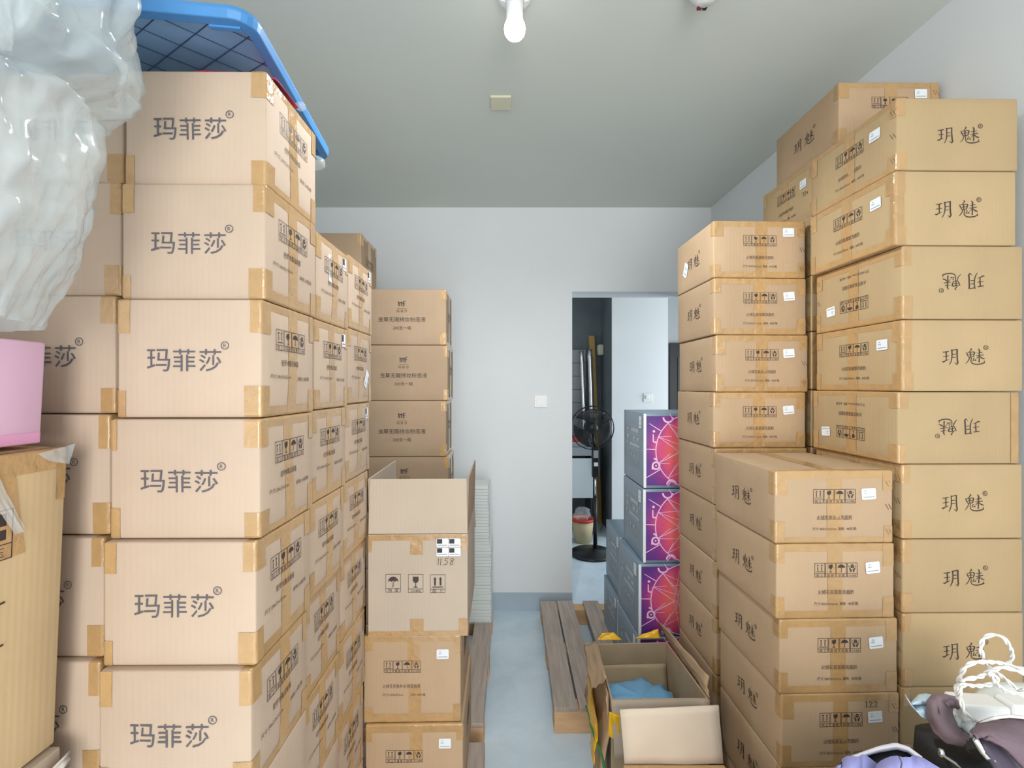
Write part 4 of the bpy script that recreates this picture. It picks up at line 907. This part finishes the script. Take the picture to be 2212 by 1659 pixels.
for a in range(0,360,8):
    c_, s2 = math.cos(R(a)), math.sin(R(a)); m.tube([(.05*c_,-.064,fzc+.05*s2),(.15*c_,-.055,fzc+.15*s2),(.195*c_,-.035,fzc+.195*s2),(.205*c_,0,fzc+.205*s2)], .0009, 4, False)
m.build('fan_guard', 'black_plastic', fan, smooth=True)
m = MB(); m.lathe([(0,-.068),(.045,-.068),(.048,-.060),(0,-.058)], 20, 'y', (0,0,fzc)); m.build('guard_badge', 'black_plastic', fan, smooth=True)
ny = 5.0
ct = empty('kitchen_counter', (px(1240,ny), ny, 0), label='white counter panel half hidden behind the pedestal fan', cat='counter')
x1 = px(1281,ny)-px(1240,ny)
m = MB(); m.box((-.6,0,pz(1076,ny)), (x1,.02,pz(990,ny))); m.build('door_panel', 'counter_white', ct, bevel=.002)
m = MB(); m.box((-.6,-.02,pz(984,ny)), (x1+.02,.42,pz(966,ny))); m.build('counter_top', 'tile_gray', ct, bevel=.003)
m = MB(); m.box((-.6,.03,0), (-.58,.42,pz(985,ny))); m.build('side_panel', 'counter_white', ct)
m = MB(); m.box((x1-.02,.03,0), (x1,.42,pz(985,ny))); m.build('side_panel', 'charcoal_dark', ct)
tb = empty('storage_box', (px(1254,5.05), 5.1, pz(966,ny)+.0005), label='gray lidded box with red contents on the counter', cat='box')
m = MB(); m.box((-.16,-.08,0), (.06,.10,.055)); m.build('box_body', 'tile_gray', tb, bevel=.004)
m = MB(); m.box((-.15,-.07,.056), (.03,.09,.10)); m.build('contents', 'bucket_red', tb, bevel=.01)
bk = empty('bucket', (px(1259,4.78), 4.78, 0), label='cream bucket with a red rim under the counter', cat='bucket')
zr = pz(1121,4.78); m = MB(); m.lathe([(0,.003),(.085,.003),(.112,zr),(.106,zr),(.08,.02),(0,.02)], 24); m.build('bucket_body', 'bucket_cream', bk, smooth=True)
m = MB(); m.lathe([(.110,zr-.012),(.119,zr-.012),(.119,zr+.012),(.106,zr+.012),(.106,zr-.006)], 24); m.build('rim', 'bucket_red', bk, smooth=True)
blob('rubbish_bag', 'film_clear', bk, (-.01,0,zr+.05), .085, .07, .07, .3, 2, 3)
for i, (xa, xb, yt, yb, Y, r) in enumerate(((1257,1264,757,905,5.36,.024),(1275,1281,755,932,5.30,.028))):
    rl = empty('film_roll', (px(xb,Y), Y, 0), label=('thin' if i == 0 else 'thick')+' shiny film roll leaning upright in the dark niche', cat='roll', group='film rolls in the niche')
    m = MB(); zb_ = pz(966,ny)+.002; n2 = 14
    m.tube([Vector((px(xa+(xb-xa)*(1-k/n2),Y)-px(xb,Y)+.004*fbm((k*.7,i,0)), .03*k/n2, zb_+(pz(yt,Y)-zb_)*k/n2)) for k in range(n2+1)], [r*(1+.12*fbm((k*.9,i,3))) for k in range(n2+1)], 14); m.build('film_body', 'shiny_film', rl, smooth=True)
wp = empty('wood_plank', (px(1285,5.40), 5.42, 0), label='yellowish wooden plank leaning upright in the dark niche', cat='plank')
m = MB(); a, b = at(1272,725,5.44)-wp.location, at(1284,725,5.44)-wp.location; c, d_ = at(1300,1160,5.44)-wp.location, at(1291,1160,5.44)-wp.location
m.sheet([(d_.x,0,.002),(c.x,0,.002),(b.x,.02,b.z),(a.x,.02,a.z)], -.04); m.build('plank_body', 'gold_wood', wp)
tl = MB(); zt2 = pz(756,5.48)
tl.box((.30,5.47,.95), (px(1265,5.47),5.4995,zt2)); o = tl.build('tile_panel', 'tile_gray'); tag(o, kind='structure'); o.name = 'trim_1'
m = MB()
for k in range(1,6): m.box((.30,5.4685,zt2-.155*k), (px(1265,5.47),5.4705,zt2-.155*k+.005))
m.build('tile_joint', 'charcoal_dark', o)
dsp = empty('soap_dispenser', (HX+.001, px(0,1)*0+HX*F/(1303-CX), pz(756,5.37)), label='beige rounded dispenser on the concrete wall by the doorway', cat='dispenser')
m = MB(); m.box((-.068,-.05,-.062), (-.0005,.05,.062)); m.build('dispenser_body', 'cream_plastic', dsp, bevel=.018)

for p_ in PROTO.values(): drop_tree(p_[0])
